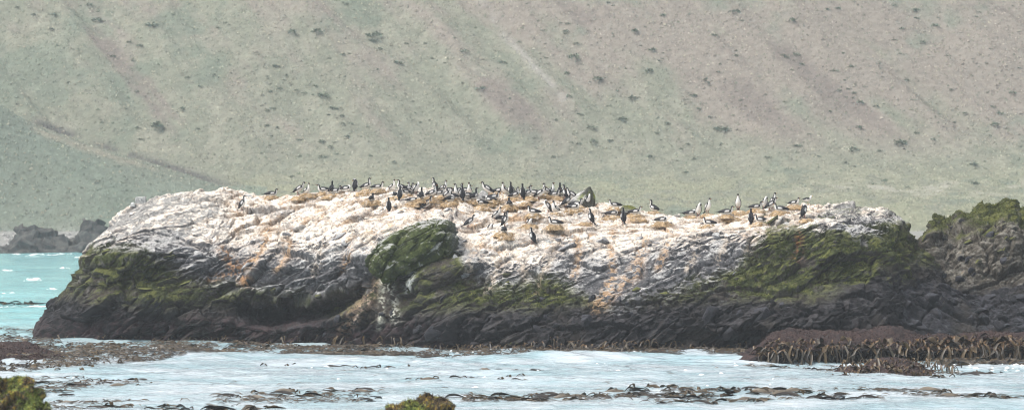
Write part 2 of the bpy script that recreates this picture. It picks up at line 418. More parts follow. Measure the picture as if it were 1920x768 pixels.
    wh = mix(wh, TAN, tan * 0.82 * smooth(px, 380, 460) * (1 - smooth(px, 1520, 1560)))
    gap = np.maximum(np.exp(-(aux['e1'] / 0.07) ** 2), 0.8 * np.exp(-(aux['e2'] / 0.09) ** 2))
    wh = mix(wh, (0.30, 0.205, 0.13), gap * smooth(n2, -0.5, 0.2) * 0.8)
    wh = mix(wh, (0.33, 0.325, 0.33), smooth(aux['r2'][:, 0] + 0.3 * n3 + 0.3 * n1, 0.72, 0.95) * 0.5)
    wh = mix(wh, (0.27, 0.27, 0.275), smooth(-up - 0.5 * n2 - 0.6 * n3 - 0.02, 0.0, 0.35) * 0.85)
    leftd = (1 - smooth(px, 400, 440)) + smooth(px, 1525, 1560)
    wh = mix(wh, (0.30, 0.30, 0.295), np.clip(leftd, 0, 1) * smooth(st * 1.2 + 0.6 * n3 + 0.5 * n2 - 0.3 * up, -0.55, 0.15) * 0.88)
    wh = mix(wh, (0.17, 0.18, 0.12), smooth(px, 1530, 1580) * smooth(n2 + 0.6 * n3 + 0.3 * n1, -0.2, 0.3) * 0.85)
    c = c * (1 - w[:, None]) + wh * w[:, None]
    # straw and rust coloured runs, white runs of guano
    def run(pts, wd, col, k):
        nonlocal c
        pts = np.array(pts, float); best = np.full(N, 1e9)
        sel = (px > pts[:, 0].min() - 40) & (px < pts[:, 0].max() + 40) & (py > pts[:, 1].min() - 40) & (py < pts[:, 1].max() + 40)
        ax, ay = px[sel] + 5 * n2[sel], py[sel] + 5 * n1[sel]
        bb = np.full(sel.sum(), 1e9)
        for a, b in zip(pts[:-1], pts[1:]):
            e = b - a; t = np.clip(((ax - a[0]) * e[0] + (ay - a[1]) * e[1]) / (e @ e), 0, 1)
            bb = np.minimum(bb, np.hypot(ax - a[0] - t * e[0], ay - a[1] - t * e[1]))
        best[sel] = bb
        f = np.exp(-(best / wd) ** 2) * smooth(n3 + 0.5 * n2, -0.12, 0.10) * k
        c = mix(c, col, f)
    ORG = (0.50, 0.27, 0.12)
    run([(420, 470), (440, 505), (462, 528)], 11, ORG, 0.8); run([(395, 522), (440, 515), (480, 480)], 6, ORG, 0.7)
    run([(1146, 440), (1148, 520), (1130, 560)], 8, TAN, 0.8); run([(1210, 450), (1190, 510), (1120, 572)], 13, TAN, 0.7)
    run([(715, 520), (680, 570), (645, 612)], 13, (0.42, 0.29, 0.20), 0.75); run([(690, 560), (665, 600)], 5, (0.45, 0.36, 0.30), 0.8)
    run([(732, 530), (742, 600)], 7, (0.68, 0.68, 0.60), 1.0); run([(718, 520), (712, 614)], 5, (0.66, 0.66, 0.56), 0.95); run([(775, 505), (765, 545)], 6, (0.6, 0.62, 0.6), 0.85)
    run([(1018, 500), (1005, 560)], 4, (0.45, 0.36, 0.24), 0.8); run([(1060, 420), (1115, 472)], 4, CREAM, 0.9); run([(1120, 420), (1170, 480)], 4, CREAM, 0.8)
    for a in [(505, 430, 470, 500), (545, 455, 520, 505), (600, 470, 585, 512), (655, 450, 640, 505), (872, 440, 880, 505), (930, 480, 915, 545), (960, 470, 985, 520), (1040, 455, 1020, 512), (1255, 430, 1235, 500), (1310, 430, 1290, 505), (1370, 425, 1345, 490), (1420, 425, 1400, 470), (690, 440, 712, 500), (1085, 450, 1075, 520)]:
        run([(a[0], a[1]), ((a[0] + a[2]) / 2 + 6, (a[1] + a[3]) / 2), (a[2], a[3])], 7, TAN if a[0] % 2 else (0.62, 0.52, 0.42), 0.75)
    run([(1500, 440), (1495, 480)], 8, (0.22, 0.09, 0.04), 0.8)
    return c

A_ST = [
 (62, 634, [(632, 127.2), (630, 127.5), (628, 127.8), (626, 128.2), (624, 128.6), (622, 129)]),
 (90, 636, [(620, 126.3), (608, 126.8), (597, 127.4), (588, 128), (582, 128.6), (576, 129.4)]),
 (130, 638, [(610, 125.6), (590, 126), (572, 126.4), (556, 127.2), (547, 128), (540, 129)]),
 (152, 639, [(605, 125.2), (578, 125.4), (552, 126), (535, 126.6), (526, 127.4), (518, 128.6)]),
 (160, 639, [(605, 125.0), (575, 125.2), (545, 125.8), (515, 125.9), (495, 126.4), (478, 128.4)]),
 (180, 640, [(600, 124.6), (560, 124.8), (532, 125.7), (490, 125.4), (466, 126.4), (450, 128.6)]),
 (220, 640, [(600, 124.2), (560, 124.4), (528, 125.6), (480, 125.0), (440, 126.2), (406, 129.5)]),
 (280, 641, [(600, 123.8), (560, 124), (528, 125.5), (475, 124.8), (430, 126.4), (374, 131)]),
 (350, 641, [(600, 123.5), (565, 123.8), (525, 124.6), (470, 125), (420, 127), (357, 131.5)]),
 (410, 642, [(605, 123.2), (570, 124), (530, 124.3), (480, 124.8), (430, 126.6), (350, 131.5)]),
 (428, 642, [(606, 123.2), (572, 124.2), (530, 124.3), (480, 124.9), (430, 127.2), (351, 131.5)]),
 (450, 643, [(608, 123.1), (578, 125.2), (540, 123.9), (485, 124.9), (432, 127.0), (364, 131.5)]),
 (520, 644, [(618, 122.4), (597, 126.4), (560, 123.4), (500, 123.8), (440, 126), (367, 131)]),
 (600, 646, [(606, 121.2), (586, 126.4), (554, 122.9), (495, 123.2), (440, 125), (360, 130.5)]),
 (660, 648, [(582, 120.6), (560, 125.0), (534, 122.6), (480, 122.6), (430, 124.2), (356, 130)]),
 (690, 649, [(572, 120.2), (540, 122.2), (515, 122.4), (480, 121.8), (440, 123.0), (355, 129.8)]),
 (715, 650, [(590, 119.6), (548, 120.8), (518, 121.4), (484, 120.8), (445, 122.2), (353, 129.5)]),
 (760, 652, [(600, 118.4), (555, 119.2), (524, 119.8), (475, 119.2), (424, 121.0), (352, 129.5)]),
 (830, 655, [(600, 117.6), (560, 118), (526, 118.8), (472, 118.9), (418, 121.0), (360, 129)]),
 (880, 657, [(605, 117), (570, 117.6), (530, 118.4), (490, 119), (440, 121.2), (361, 128.5)]),
 (1000, 660, [(610, 116.4), (570, 117), (530, 118), (490, 119), (440, 121), (363, 128)]),
 (1075, 660, [(610, 116.3), (575, 117), (535, 118), (490, 119.2), (440, 121), (366, 128)]),
 (1125, 660, [(610, 116.3), (575, 117), (535, 118), (490, 119.2), (442, 121), (384, 127)]),
 (1200, 659, [(610, 116.3), (575, 117), (540, 117.8), (495, 118.8), (445, 120.6), (393, 126)]),
 (1300, 658, [(610, 116.3), (575, 117), (540, 117.6), (495, 118.6), (445, 120.2), (402, 125.5)]),
 (1400, 657, [(610, 116), (575, 116.6), (535, 117.6), (490, 118.6), (440, 119.8), (393, 125)]),
 (1480, 656, [(610, 115.6), (570, 116.4), (530, 117.8), (480, 118.8), (430, 119.6), (382, 124.5)]),
 (1515, 656, [(610, 115.7), (570, 116.5), (532, 118.0), (480, 118.8), (426, 119.8), (378, 124.5)]),
 (1560, 656, [(610, 115.8), (570, 116.6), (535, 118.4), (480, 118.6), (425, 119.8), (386, 124.5)]),
 (1590, 656, [(610, 116.2), (570, 117.0), (533, 118.5), (480, 118.8), (428, 120.2), (382, 124.2)]),
 (1645, 656, [(610, 116.7), (570, 117.8), (530, 118.7), (480, 119.3), (430, 120.5), (392, 124)]),
 (1686, 656, [(615, 117.6), (580, 118.4), (540, 119.2), (490, 120), (450, 121), (404, 123.2)]),
 (1699, 656, [(618, 117.9), (585, 118.7), (550, 119.4), (512, 120.2), (482, 121), (434, 122.6)]),
 (1714, 656, [(620, 118.2), (590, 119), (560, 119.6), (518, 120.4), (492, 121.2), (462, 122.6)]),
 (1748, 656, [(625, 118.6), (610, 119.2), (585, 119.8), (555, 120.4), (525, 121.2), (495, 122.4)]),
 (1800, 656, [(645, 118.6), (640, 119.2), (632, 119.8), (624, 120.4), (617, 121.2), (610, 122.6)])]
rockA = obj('sea_rock', rock_mesh('sea_rock', A_ST, 1.6, [6, 34, 42, 42, 48, 64, 150, 16, 10], disp_main, col_main, 11, 6, 6), M_ROCK)
tag(rockA, 'long guano-whitened sea rock crowded with nesting shags', 'rock')

def auto_st(px, w, crest, D_c, bow=(0.12, 0.3, 0.52, 0.72, 0.88, 1.0), lean=1.3):
    """a station whose face leans back evenly from the waterline to its crest"""
    D0 = sea_depth(w); z1 = CH - (crest - HY) * D_c / F; pts = []
    for t in bow:
        D = D0 + (D_c - D0) * t ** lean; z = z1 * (1 - (1 - t) ** 1.15)
        pts.append((HY + (CH - z) * F / D, D))
    return (px, w, pts)
def disp_k(k, ang, sz=1.0, sf=1.0):
    return lambda p, nn, s: disp_main(p, nn, s, k, ang, sz, sf)

def ball_rock(name, px, py, D, ext, ang, disp, colf, seed, nu=230, nv=150):
    """a boulder-shaped outcrop: a flattened ball, displaced; ext = half width, half depth, half height in metres"""
    u = np.linspace(0, 2 * math.pi, nu)[:, None]; v = np.linspace(-math.pi / 2, math.pi / 2, nv)[None, :]
    X = np.cos(u) * np.cos(v); Y = np.sin(u) * np.cos(v); Z = np.sin(v) + 0 * u
    q = np.stack([X, Y, Z], -1); q = np.sign(q) * np.abs(q) ** 0.85 * np.array(ext)
    c, sn = math.cos(math.radians(ang)), math.sin(math.radians(ang))
    P = np.stack([q[..., 0] * c - q[..., 2] * sn, q[..., 1], q[..., 0] * sn + q[..., 2] * c], -1) + at(px, py, D)
    n = np.stack([X / ext[0], Y / ext[1], Z / ext[2]], -1); n = np.stack([n[..., 0] * c - n[..., 2] * sn, n[..., 1], n[..., 0] * sn + n[..., 2] * c], -1)
    n /= np.linalg.norm(n, axis=-1, keepdims=True)
    p = P.reshape(-1, 3); nn = n.reshape(-1, 3); dd, aux = disp(p, nn, seed)
    p = p + nn * dd[:, None]; G = p.reshape(nu, nv, 3); G[-1] = G[0]
    fn = np.cross(np.gradient(G, axis=0), np.gradient(G, axis=1)); fn /= np.maximum(np.linalg.norm(fn, axis=-1, keepdims=True), 1e-9)
    return mesh_np(name, p, grid_faces(nu, nv), colf(p, fn.reshape(-1, 3), aux), False)
def col_nose(p, nf, aux):
    px, py = project(p); N = len(p); up = nf[:, 2]
    n1 = fbm(p / 0.9, 231, 4, 0.6); n2 = fbm(p / 0.3, 235, 4, 0.65); n3 = fbm(p / 0.12, 239, 3, 0.7)
    st = fbm(np.stack([(p[:, 0] * 0.82 + p[:, 2] * 0.57) / 1.4, p[:, 1] / 2, (-p[:, 0] * 0.57 + p[:, 2] * 0.82) / 0.16], 1), 241, 4, 0.6)
    c = np.zeros((N, 3), np.float32); c[:] = (0.052, 0.066, 0.018)
    c = mix(c, (0.130, 0.155, 0.042), smooth(n2 + 0.4 * n3 + 0.3 * up, 0.0, 0.6) * 0.8)
    c = mix(c, (0.15, 0.145, 0.11), smooth(n2 + 0.5 * st + 0.3 * n3, 0.22, 0.5) * 0.7)
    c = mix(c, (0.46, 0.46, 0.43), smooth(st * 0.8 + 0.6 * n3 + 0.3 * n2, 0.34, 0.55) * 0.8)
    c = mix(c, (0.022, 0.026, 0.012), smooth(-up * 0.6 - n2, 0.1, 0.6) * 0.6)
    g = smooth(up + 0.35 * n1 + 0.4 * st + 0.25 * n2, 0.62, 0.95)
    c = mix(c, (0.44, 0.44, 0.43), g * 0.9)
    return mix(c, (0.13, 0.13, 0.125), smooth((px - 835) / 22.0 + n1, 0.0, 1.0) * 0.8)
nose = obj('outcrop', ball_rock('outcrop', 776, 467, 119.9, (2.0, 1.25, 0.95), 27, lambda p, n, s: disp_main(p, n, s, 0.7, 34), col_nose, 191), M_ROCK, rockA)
nose['label'] = 'mossy green overhanging outcrop'
ramp = obj('outcrop', ball_rock('outcrop_b', 835, 512, 119.3, (1.7, 1.0, 0.62), 18, lambda p, n, s: disp_main(p, n, s, 0.4, 30), col_main, 197, 160, 100), M_ROCK, rockA)

def col_right(p, nf, aux):
    px, py = project(p)
    n1 = fbm(p / 1.3, 301, 4, 0.6); n2 = fbm(p / 0.4, 305, 4, 0.65); n3 = fbm(p / 0.14, 309, 3, 0.7)
    up = nf[:, 2]; N = len(p); y = py + 14 * n1 + 8 * n2
    c = np.zeros((N, 3), np.float32); c[:] = (0.078, 0.068, 0.054)
    c = mix(c, (0.26, 0.245, 0.21), smooth(n3 + 0.7 * n2 + 0.4 * up, 0.05, 0.7) * 0.8)
    c = mix(c, (0.20, 0.12, 0.05), smooth(n2 + 0.5 * n3, 0.45, 0.8) * 0.5)
    m = smooth(1 - (y - 390) / 75.0 + 0.9 * n1 + 0.3 * n2 + 0.3 * up - 0.3 * smooth(px, 1860, 1930), 0.35, 0.8)
    mc = np.zeros((N, 3), np.float32); mc[:] = (0.055, 0.065, 0.016); mc = mix(mc, (0.12, 0.125, 0.032), smooth(n2 + n3 * 0.5 + 0.4 * up, 0.1, 0.7) * 0.8)
    c = c * (1 - m[:, None]) + mc * m[:, None]
    dk = smooth(y, 520, 560)
    d = np.zeros((N, 3), np.float32); d[:] = (0.018, 0.018, 0.022); d = mix(d, (0.05, 0.05, 0.06), smooth(n2 + n3 * 0.5, 0.0, 0.6) * 0.8)
    return c * (1 - dk[:, None]) + d * dk[:, None]
B_ST = [(a, 650, [(612, 120.4), (565, 121.4), (525, 122.4), (min(c + 90, 560), 123.2), (min(c + 42, 565), 124.2), (c, 126.8)]) for a, c in
        [(1722, 580), (1728, 500), (1732, 442), (1740, 412), (1752, 394), (1768, 410), (1790, 412), (1800, 394), (1812, 398), (1822, 392), (1832, 376), (1850, 374), (1866, 380), (1884, 368), (1904, 369), (1912, 388), (1932, 380), (1980, 366), (2060, 378), (2130, 430), (2190, 520)]]
rockB = obj('sea_rock', rock_mesh('sea_rock_b', B_ST, 1.7, [6, 20, 34, 34, 34, 34, 60, 12, 8], disp_k(0.9, 35, 1.7, 0.6), col_right, 31, 3, 4), M_ROCK)
tag(rockB, 'mossy brown rock stack rising behind the gully beside the white rock', 'rock')

C_ST = [auto_st(a, w, c, d) for a, w, c, d in
        [(1560, 657, 640, 117.9), (1590, 657, 590, 118.6), (1625, 657, 545, 119.2), (1665, 657, 520, 119.6), (1700, 656, 514, 120.2), (1730, 655, 528, 120.6), (1762, 654, 530, 120.8), (1800, 653, 540, 121.0),
         (1850, 653, 548, 121.4), (1885, 654, 532, 121.2), (1920, 655, 520, 120.8), (1980, 655, 505, 121.0), (2060, 655, 520, 121), (2130, 655, 600, 121)]]
def col_dark(p, nf, aux):
    n2 = fbm(p / 0.5, 405, 4, 0.65); n3 = fbm(p / 0.15, 409, 3, 0.7); n1 = fbm(p / 1.5, 401, 3); up = nf[:, 2]
    c = np.zeros((len(p), 3), np.float32); c[:] = (0.018, 0.018, 0.022)
    c = mix(c, (0.055, 0.056, 0.067), smooth(n2 * 0.7 + 0.4 * n3 + 0.5 * up, 0.1, 0.8) * 0.85)
    c = mix(c, (0.06, 0.05, 0.035), smooth(n1, 0.1, 0.5) * 0.4)
    return mix(c, (0.22, 0.20, 0.16), smooth(n3 + 0.4 * n2, 0.62, 0.85) * 0.6)
rockC = obj('sea_rock', rock_mesh('sea_rock_c', C_ST, 1.7, [6, 14, 20, 24, 24, 20, 20, 10, 8], disp_k(0.9, -38, 1.6, 0.55), col_dark, 51, 4, 3, (1.5, 0.6, 3.0)), M_ROCK)
tag(rockC, 'dark bare fractured rock apron at the foot of the mossy stack', 'rock')

def col_ledge(p, nf, aux):
    px, py = project(p)
    n2 = fbm(p / 0.5, 505, 4, 0.65); n3 = fbm(p / 0.10, 509, 3, 0.7); up = nf[:, 2]
    c = np.zeros((len(p), 3), np.float32); c[:] = (0.030, 0.021, 0.021)
    c = mix(c, (0.066, 0.040, 0.035), smooth(n2 * 0.6 + n3 * 0.6 + 0.6 * up, 0.1, 0.8) * 0.8)
    c = mix(c, (0.030, 0.022, 0.026), smooth(-n3 - 0.3 * n2, 0.1, 0.5) * 0.7)
    return c
def disp_soft(p, nn, s):
    return fbm(p / 1.6, s, 3) * 0.40 + fbm(p / 0.45, s + 4, 3, 0.6) * 0.14 + fbm(p / 0.09, s + 8, 3, 0.6) * 0.04, {}
E_ST = [(a, 674, [(670 + t, 110.0), (663 + t, 109.6), (653 + t, 109.3), (642 + t * 1.1, 110.2), (624 + t * 1.2, 112), (c, 115.0)]) for a, c, t in
        [(1375, 700, 44), (1405, 672, 22), (1432, 648, 10), (1458, 627, 4), (1480, 622, 2), (1560, 618, 1), (1640, 610, 0), (1690, 618, 1), (1722, 630, 3), (1750, 637, 3), (1800, 640, 3), (1850, 637, 1), (1900, 638, 1), (1960, 640, 4), (2060, 670, 20)]]
rockE = obj('algae_ledge', rock_mesh('algae_ledge', E_ST, 1.5, [4, 10, 12, 12, 14, 20, 24, 8, 6], disp_soft, col_ledge, 61, 5, 3, (1.2, 0.4, 2.4)), M_ROCK)
tag(rockE, 'low rounded ledge furred with red-brown algae above the kelp curtain', 'ledge')
F_ST = [(a, 678, [(675, 109.2), (672, 109.4), (668, 109.8), (664, 110.8), (660, 112.5), (c, 115.5)]) for a, c in [(-140, 662), (-60, 648), (0, 646), (50, 648), (80, 655), (100, 668), (118, 700)]]
rockF = obj('algae_ledge', rock_mesh('algae_ledge_b', F_ST, 1.5, [4, 8, 8, 8, 10, 12, 14, 8, 6], disp_soft, col_ledge, 67, 4, 3, (1.2, 0.4, 2.4)), M_ROCK)
tag(rockF, 'flat purple-brown algae ledge awash beside the blunt end of the white rock', 'ledge')

def col_fore(p, nf, aux):
    n1 = fbm(p / 0.35, 601, 3); n2 = fbm(p / 0.12, 605, 4, 0.65); n3 = fbm(p / 0.05, 609, 3, 0.7); up = nf[:, 2]
    c = np.zeros((len(p), 3), np.float32); c[:] = (0.12, 0.09, 0.06)
    c = mix(c, (0.17, 0.21, 0.05), smooth(n1 + 0.5 * up + 0.3 * n2, 0.10, 0.45))
    c = mix(c, (0.42, 0.44, 0.10), smooth(n2 + 0.5 * n3, 0.15, 0.6) * 0.7)
    c = mix(c, (0.55, 0.34, 0.06), smooth(n3 + n2 * 0.6 - 0.5 * n1 - 0.3 * up, 0.10, 0.5) * 0.75)
    return mix(c, (0.012, 0.010, 0.006), smooth(-n2 - 0.5 * n3, 0.05, 0.4) * 0.9)
def disp_fore(p, nn, s):
    d1, e1, r1 = facets(p, s + 1, 0.6, 30, 1.2, 0.05, 0.35)
    return d1 + fbm(p / 0.5, s, 3) * 0.13 + fbm(p / 0.12, s + 4, 3, 0.6) * 0.06 + fbm(p / 0.035, s + 8, 2, 0.6) * 0.02, {}
def fore(name, D, lst, seed, depth):
    st = []
    for a, c in lst:
        zc = CH - (c - HY) * D / F
        w = HY + CH * F / (D - 0.9 * depth)
        st.append(auto_st(a, w, c, D, lean=1.6))
    return rock_mesh(name, st, 0.9, [4, 30, 40, 40, 40, 36, 30, 10, 6], disp_fore, col_fore, seed, 8, 8, (1.0, 0.6, 2.2))
rockG = obj('mossy_rock', fore('mossy_rock', 60.0, [(-190, 860), (-130, 770), (-60, 716), (0, 704), (34, 702), (55, 714), (76, 738), (96, 762), (120, 840), (135, 915)], 71, 1.6), M_ROCK)
tag(rockG, 'round-topped near rock shaggy with green and orange moss', 'rock')
rockH = obj('mossy_rock', fore('mossy_rock_b', 66.0, [(655, 868), (690, 792), (706, 768), (735, 756), (765, 743), (800, 740), (828, 747), (846, 765), (875, 840), (895, 870)], 77, 1.4), M_ROCK)
tag(rockH, 'small blunt yellow-green mossy rock tip poking up before the kelp', 'rock')

def col_far(p, nf, aux):
    n2 = fbm(p / 0.8, 705, 3, 0.65)
    c = np.zeros((len(p), 3), np.float32); c[:] = (0.04, 0.038, 0.037)
    return mix(c, (0.10, 0.095, 0.085), smooth(n2 + 0.4 * nf[:, 2], 0.1, 0.7))
def disp_far(p, nn, s):
    d1, e1, r1 = facets(p, s + 1, 1.6, 20, 1.4, 0.2, 0.5); return d1 + fbm(p / 2.2, s, 3) * 0.4, {}
J_ST = [auto_st(a, 474.5, c, 327) for a, c in [(-40, 472), (-5, 470), (20, 462), (30, 440), (40, 424), (52, 426), (64, 424), (80, 432), (105, 440), (130, 446), (148, 446), (156, 460), (162, 470)]]
rockJ = obj('sea_stack', rock_mesh('sea_stack', J_ST, 1.3, [3, 6, 8, 8, 8, 8, 8, 5, 4], disp_far, col_far, 81, 1, 1, (3, 1, 6)), M_ROCK)
tag(rockJ, 'distant dark low sea stack with a long tapering back before the shingle beach', 'rock')
K_ST = [auto_st(a, 474.5, c, 327) for a, c in [(140, 472), (150, 452), (153, 424), (160, 415), (172, 412), (186, 416), (198, 424), (212, 450), (225, 471)]]
rockK = obj('sea_stack', rock_mesh('sea_stack_b', K_ST, 1.3, [3, 6, 8, 8, 8, 8, 8, 5, 4], disp_far, col_far, 87, 1, 1, (3, 1, 6)), M_ROCK)
tag(rockK, 'distant dark blocky sea stack half hidden behind the white rock', 'rock')

# ---- DETAILS BEGIN
# ------------------------------------------------------------------ placing things on the rocks
bpy.context.view_layer.update()
EYE = Vector((0, 0, CH))
def ray_dir(px, py):
    return Vector(((px - CX) / F, 1.0, -(py - HY) / F)).normalized()
from mathutils.bvhtree import BVHTree
TREES = {}
def tree(o):
    if o.name not in TREES: TREES[o.name] = BVHTree.FromObject(o, bpy.context.evaluated_depsgraph_get())
    return TREES[o.name]
def cast(px, py, targets, slip=16):
    """where the line of sight through a photo pixel meets one of the rocks (a little lower if it just clears the crest)"""
    for k in range(slip + 1):
        d = ray_dir(px, py + k); best = None
        for o in targets:
            loc, nor, _, _ = tree(o).ray_cast(EYE, d)
            if loc is not None and (best is None or loc.y < best[0].y): best = (loc, nor if nor.dot(d) < 0 else -nor, o)
        if best: return best
    return None
RNG = random.Random(7)
NR = np.random.default_rng(5)
def icov(me, col):
    set_cols(me, np.tile(np.array(col, np.float32), (len(me.vertices), 1)))
def hull(name, pts, bevel=0.0):
    bm = bmesh.new()
    for p in pts: bm.verts.new(p)
    r = bmesh.ops.convex_hull(bm, input=bm.verts[:])
    bmesh.ops.delete(bm, geom=[g for g in set(r['geom_interior'] + r['geom_unused']) if isinstance(g, bmesh.types.BMVert)], context='VERTS')
    if bevel: bmesh.ops.bevel(bm, geom=bm.edges[:], offset=bevel, segments=1, affect='EDGES')
    me = bpy.data.meshes.new(name); bm.to_mesh(me); bm.free(); return me
def rand_hull(name, seed, flat=0.6, n=11, bevel=0.025):
    r = random.Random(seed); pts = []
    for k in range(n):
        v = Vector((r.gauss(0, 1), r.gauss(0, 1), r.gauss(0, 1))).normalized()
        v = Vector([max(-0.72, min(0.72, c)) for c in v])
        pts.append((v.x * 0.5 * r.uniform(0.85, 1.25), v.y * 0.45, v.z * flat * 0.62 * r.uniform(0.8, 1.15)))
    return hull(name, pts, bevel)
def stone_cols(me, base, top, seed, thr=0.25):
    co = np.zeros(len(me.vertices) * 3, np.float32); me.vertices.foreach_get('co', co)
    no = np.array([v.normal[:] for v in me.vertices], np.float32); co = co.reshape(-1, 3)
    c = np.zeros((len(co), 3), np.float32); c[:] = base
    set_cols(me, mix(c, top, smooth(no[:, 2] + 0.3 * fbm(co * 4, seed, 2), thr, thr + 0.5)))
    return me

# ---- angular blocks standing proud of the bedrock: parts of their rock
BLOCKS = {}
for kind, base, top in (('white', (0.42, 0.41, 0.40), CREAM), ('grey', (0.20, 0.20, 0.21), (0.50, 0.50, 0.49)), ('moss', (0.045, 0.045, 0.03), MOSS2), ('dark', (0.020, 0.020, 0.024), (0.055, 0.056, 0.067))):
    BLOCKS[kind] = [stone_cols(rand_hull('block', 900 + 10 * len(BLOCKS) + k), base, top, k) for k in range(6)]
def put_block(px, py, size, kind, targets, k=None, lean=None):
    h = cast(px, py, targets, 4)
    if not h: return
    loc, nor, o = h
    me = RNG.choice(BLOCKS[kind]) if k is None else BLOCKS[kind][k]
    b = obj('block', me, M_ROCK, o)
    b.location = loc - nor * size * 0.14
    s = size
    b.scale = (s * RNG.uniform(0.9, 1.4), s * RNG.uniform(0.8, 1.1), s * RNG.uniform(0.7, 1.15))
    b.rotation_euler = (RNG.uniform(-0.3, 0.3), -(lean if lean is not None else RNG.gauss(0.45, 0.3)), RNG.uniform(-0.6, 0.6))
for a in [(412, 428, 0.75, 'grey'), (400, 444, 0.6, 'grey'), (428, 412, 0.5, 'grey'), (350, 465, 0.8, 'grey'), (368, 478, 0.7, 'grey'), (330, 470, 0.6, 'grey'), (468, 500, 0.9, 'grey'), (310, 535, 0.9, 'moss'), (350, 528, 0.9, 'moss'),
          (270, 545, 0.8, 'moss'), (200, 470, 0.7, 'moss'), (180, 500, 0.7, 'moss'), (230, 500, 0.8, 'moss'), (298, 500, 0.7, 'moss'), (905, 474, 0.8, 'white'), (955, 478, 0.75, 'white'), (985, 470, 0.7, 'white'), (862, 470, 0.5, 'white'),
          (620, 450, 0.9, 'grey'), (640, 440, 0.8, 'grey'), (655, 455, 0.7, 'grey'), (560, 430, 0.8, 'white'), (540, 440, 0.6, 'grey'), (820, 400, 0.7, 'white'), (838, 392, 0.55, 'grey'), (1030, 455, 0.9, 'grey'), (1060, 462, 1.0, 'grey'),
          (1075, 440, 0.5, 'grey'), (1130, 452, 0.9, 'grey'), (1190, 448, 0.8, 'grey'), (1280, 470, 0.8, 'grey'), (1345, 440, 0.6, 'grey'), (1460, 412, 0.6, 'white'), (1475, 420, 0.7, 'grey'), (1330, 590, 1.2, 'dark'), (1390, 580, 1.4, 'dark'),
          (1430, 595, 1.2, 'dark'), (1370, 620, 1.1, 'dark'), (1010, 620, 0.9, 'dark'), (810, 630, 1.1, 'dark'), (780, 618, 0.8, 'dark'), (1100, 600, 0.9, 'dark'), (790, 560, 0.9, 'moss'), (800, 545, 0.8, 'moss')]:
    put_block(*a, [rockA])
for k in range(130):
    px = RNG.uniform(180, 1500); py = RNG.uniform(385, 640)
    if 690 < px < 860 and 415 < py < 520: continue
    kind = 'white' if py < 440 else ('grey' if py < 515 else ('moss' if py < 560 else 'dark'))
    if kind in ('white', 'grey') and (px > 1420 or (px < 330 and py > 450)): kind = 'moss'
    put_block(px, py, RNG.uniform(0.22, 0.6), kind, [rockA])
for k in range(115):
    put_block(RNG.uniform(430, 1510), RNG.uniform(375, 460), RNG.uniform(0.14, 0.36), RNG.choice(['white', 'white', 'grey']), [rockA])
for k in range(46):
    px = RNG.uniform(1600, 1925); py = RNG.uniform(525, 640)
    put_block(px, py, RNG.uniform(0.35, 1.0), 'dark', [rockC], lean=RNG.gauss(-0.5, 0.3))
for k in range(24):
    put_block(RNG.uniform(1725, 1925), RNG.uniform(410, 520), RNG.uniform(0.3, 0.7), RNG.choice(['moss', 'dark']), [rockB], lean=RNG.gauss(0.5, 0.3))

# ---- loose boulders on top, each a thing
def boulder(px, py, pts, base, top, label, thr=0.25, rz=0.0, bevel=0.03, sink=0.08, targets=None, side=None):
    h = cast(px, py, targets or [rockA])
    me = stone_cols(hull('boulder', pts, bevel), base, top, int(px), thr)
    bmesh_sub(me)
    if side:                                            # pale only on faces turned to this side
        no = np.array([v.normal[:] for v in me.vertices], np.float32); co = np.array([v.co[:] for v in me.vertices], np.float32)
        w = smooth(no @ np.array(side, np.float32) + 0.3 * fbm(co * 5, 3, 3), 0.45, 0.75); a_ = me.color_attributes['col']
        c = np.tile(np.array(base, np.float32), (len(co), 1)); c = mix(c, (0.20, 0.24, 0.05), smooth(fbm(co * 3, 9, 3) + 0.25 - 1.2 * np.abs(co[:, 2] - 0.5), -0.05, 0.2) * 0.95); c = mix(c, (0.58, 0.57, 0.55), w * (1 - smooth(co[:, 0] + 0.35 * (co[:, 2] - 0.5) + 0.25 * fbm(co * 4, 7, 2), 0.08, 0.28)))
        q = np.ones((len(co), 4), np.float32); q[:, :3] = c; a_.data.foreach_set('color', q.ravel())
    o = obj('boulder', me, M_ROCK, None, h[0] - Vector((0, 0, sink)), (0, 0, rz))
    tag(o, label, 'boulder'); return o
def bmesh_sub(me):
    """split the flat faces and roughen them a little"""
    bm = bmesh.new(); bm.from_mesh(me)
    bmesh.ops.triangulate(bm, faces=bm.faces[:])
    bmesh.ops.subdivide_edges(bm, edges=bm.edges[:], cuts=2, use_grid_fill=True)
    bm.verts.ensure_lookup_table()
    P = np.array([v.co[:] for v in bm.verts]); n = fbm(P * 6, 33, 3)
    for v, d in zip(bm.verts, n): v.co += v.normal * float(d) * 0.03
    bm.to_mesh(me); bm.free()
boulder(1090, 384, [(-0.75, -0.2, -0.1), (-0.75, 0.4, -0.1), (-0.55, -0.1, 0.25), (0.55, -0.35, -0.1), (0.62, 0.5, -0.1), (0.66, -0.1, 0.45), (0.44, 0.0, 0.95), (0.38, 0.2, 0.93), (-0.2, 0.1, 0.6), (0.0, -0.4, 0.1)],
        (0.06, 0.062, 0.05), (0.05, 0.055, 0.02), 'tall pointed slab with a dark mossy face leaning over the shags', 0.5, side=(-0.85, -0.25, 0.45))
boulder(904, 374, [(-0.42, -0.2, 0), (0.45, -0.2, 0), (-0.4, 0.3, 0), (0.45, 0.3, 0), (0.02, 0.0, 0.52), (0.12, 0.1, 0.5), (0.35, -0.1, 0.2), (-0.25, -0.15, 0.25)],
        (0.50, 0.49, 0.48), PALE, 'white steep-sided boulder with a peaked top between the straw nests')
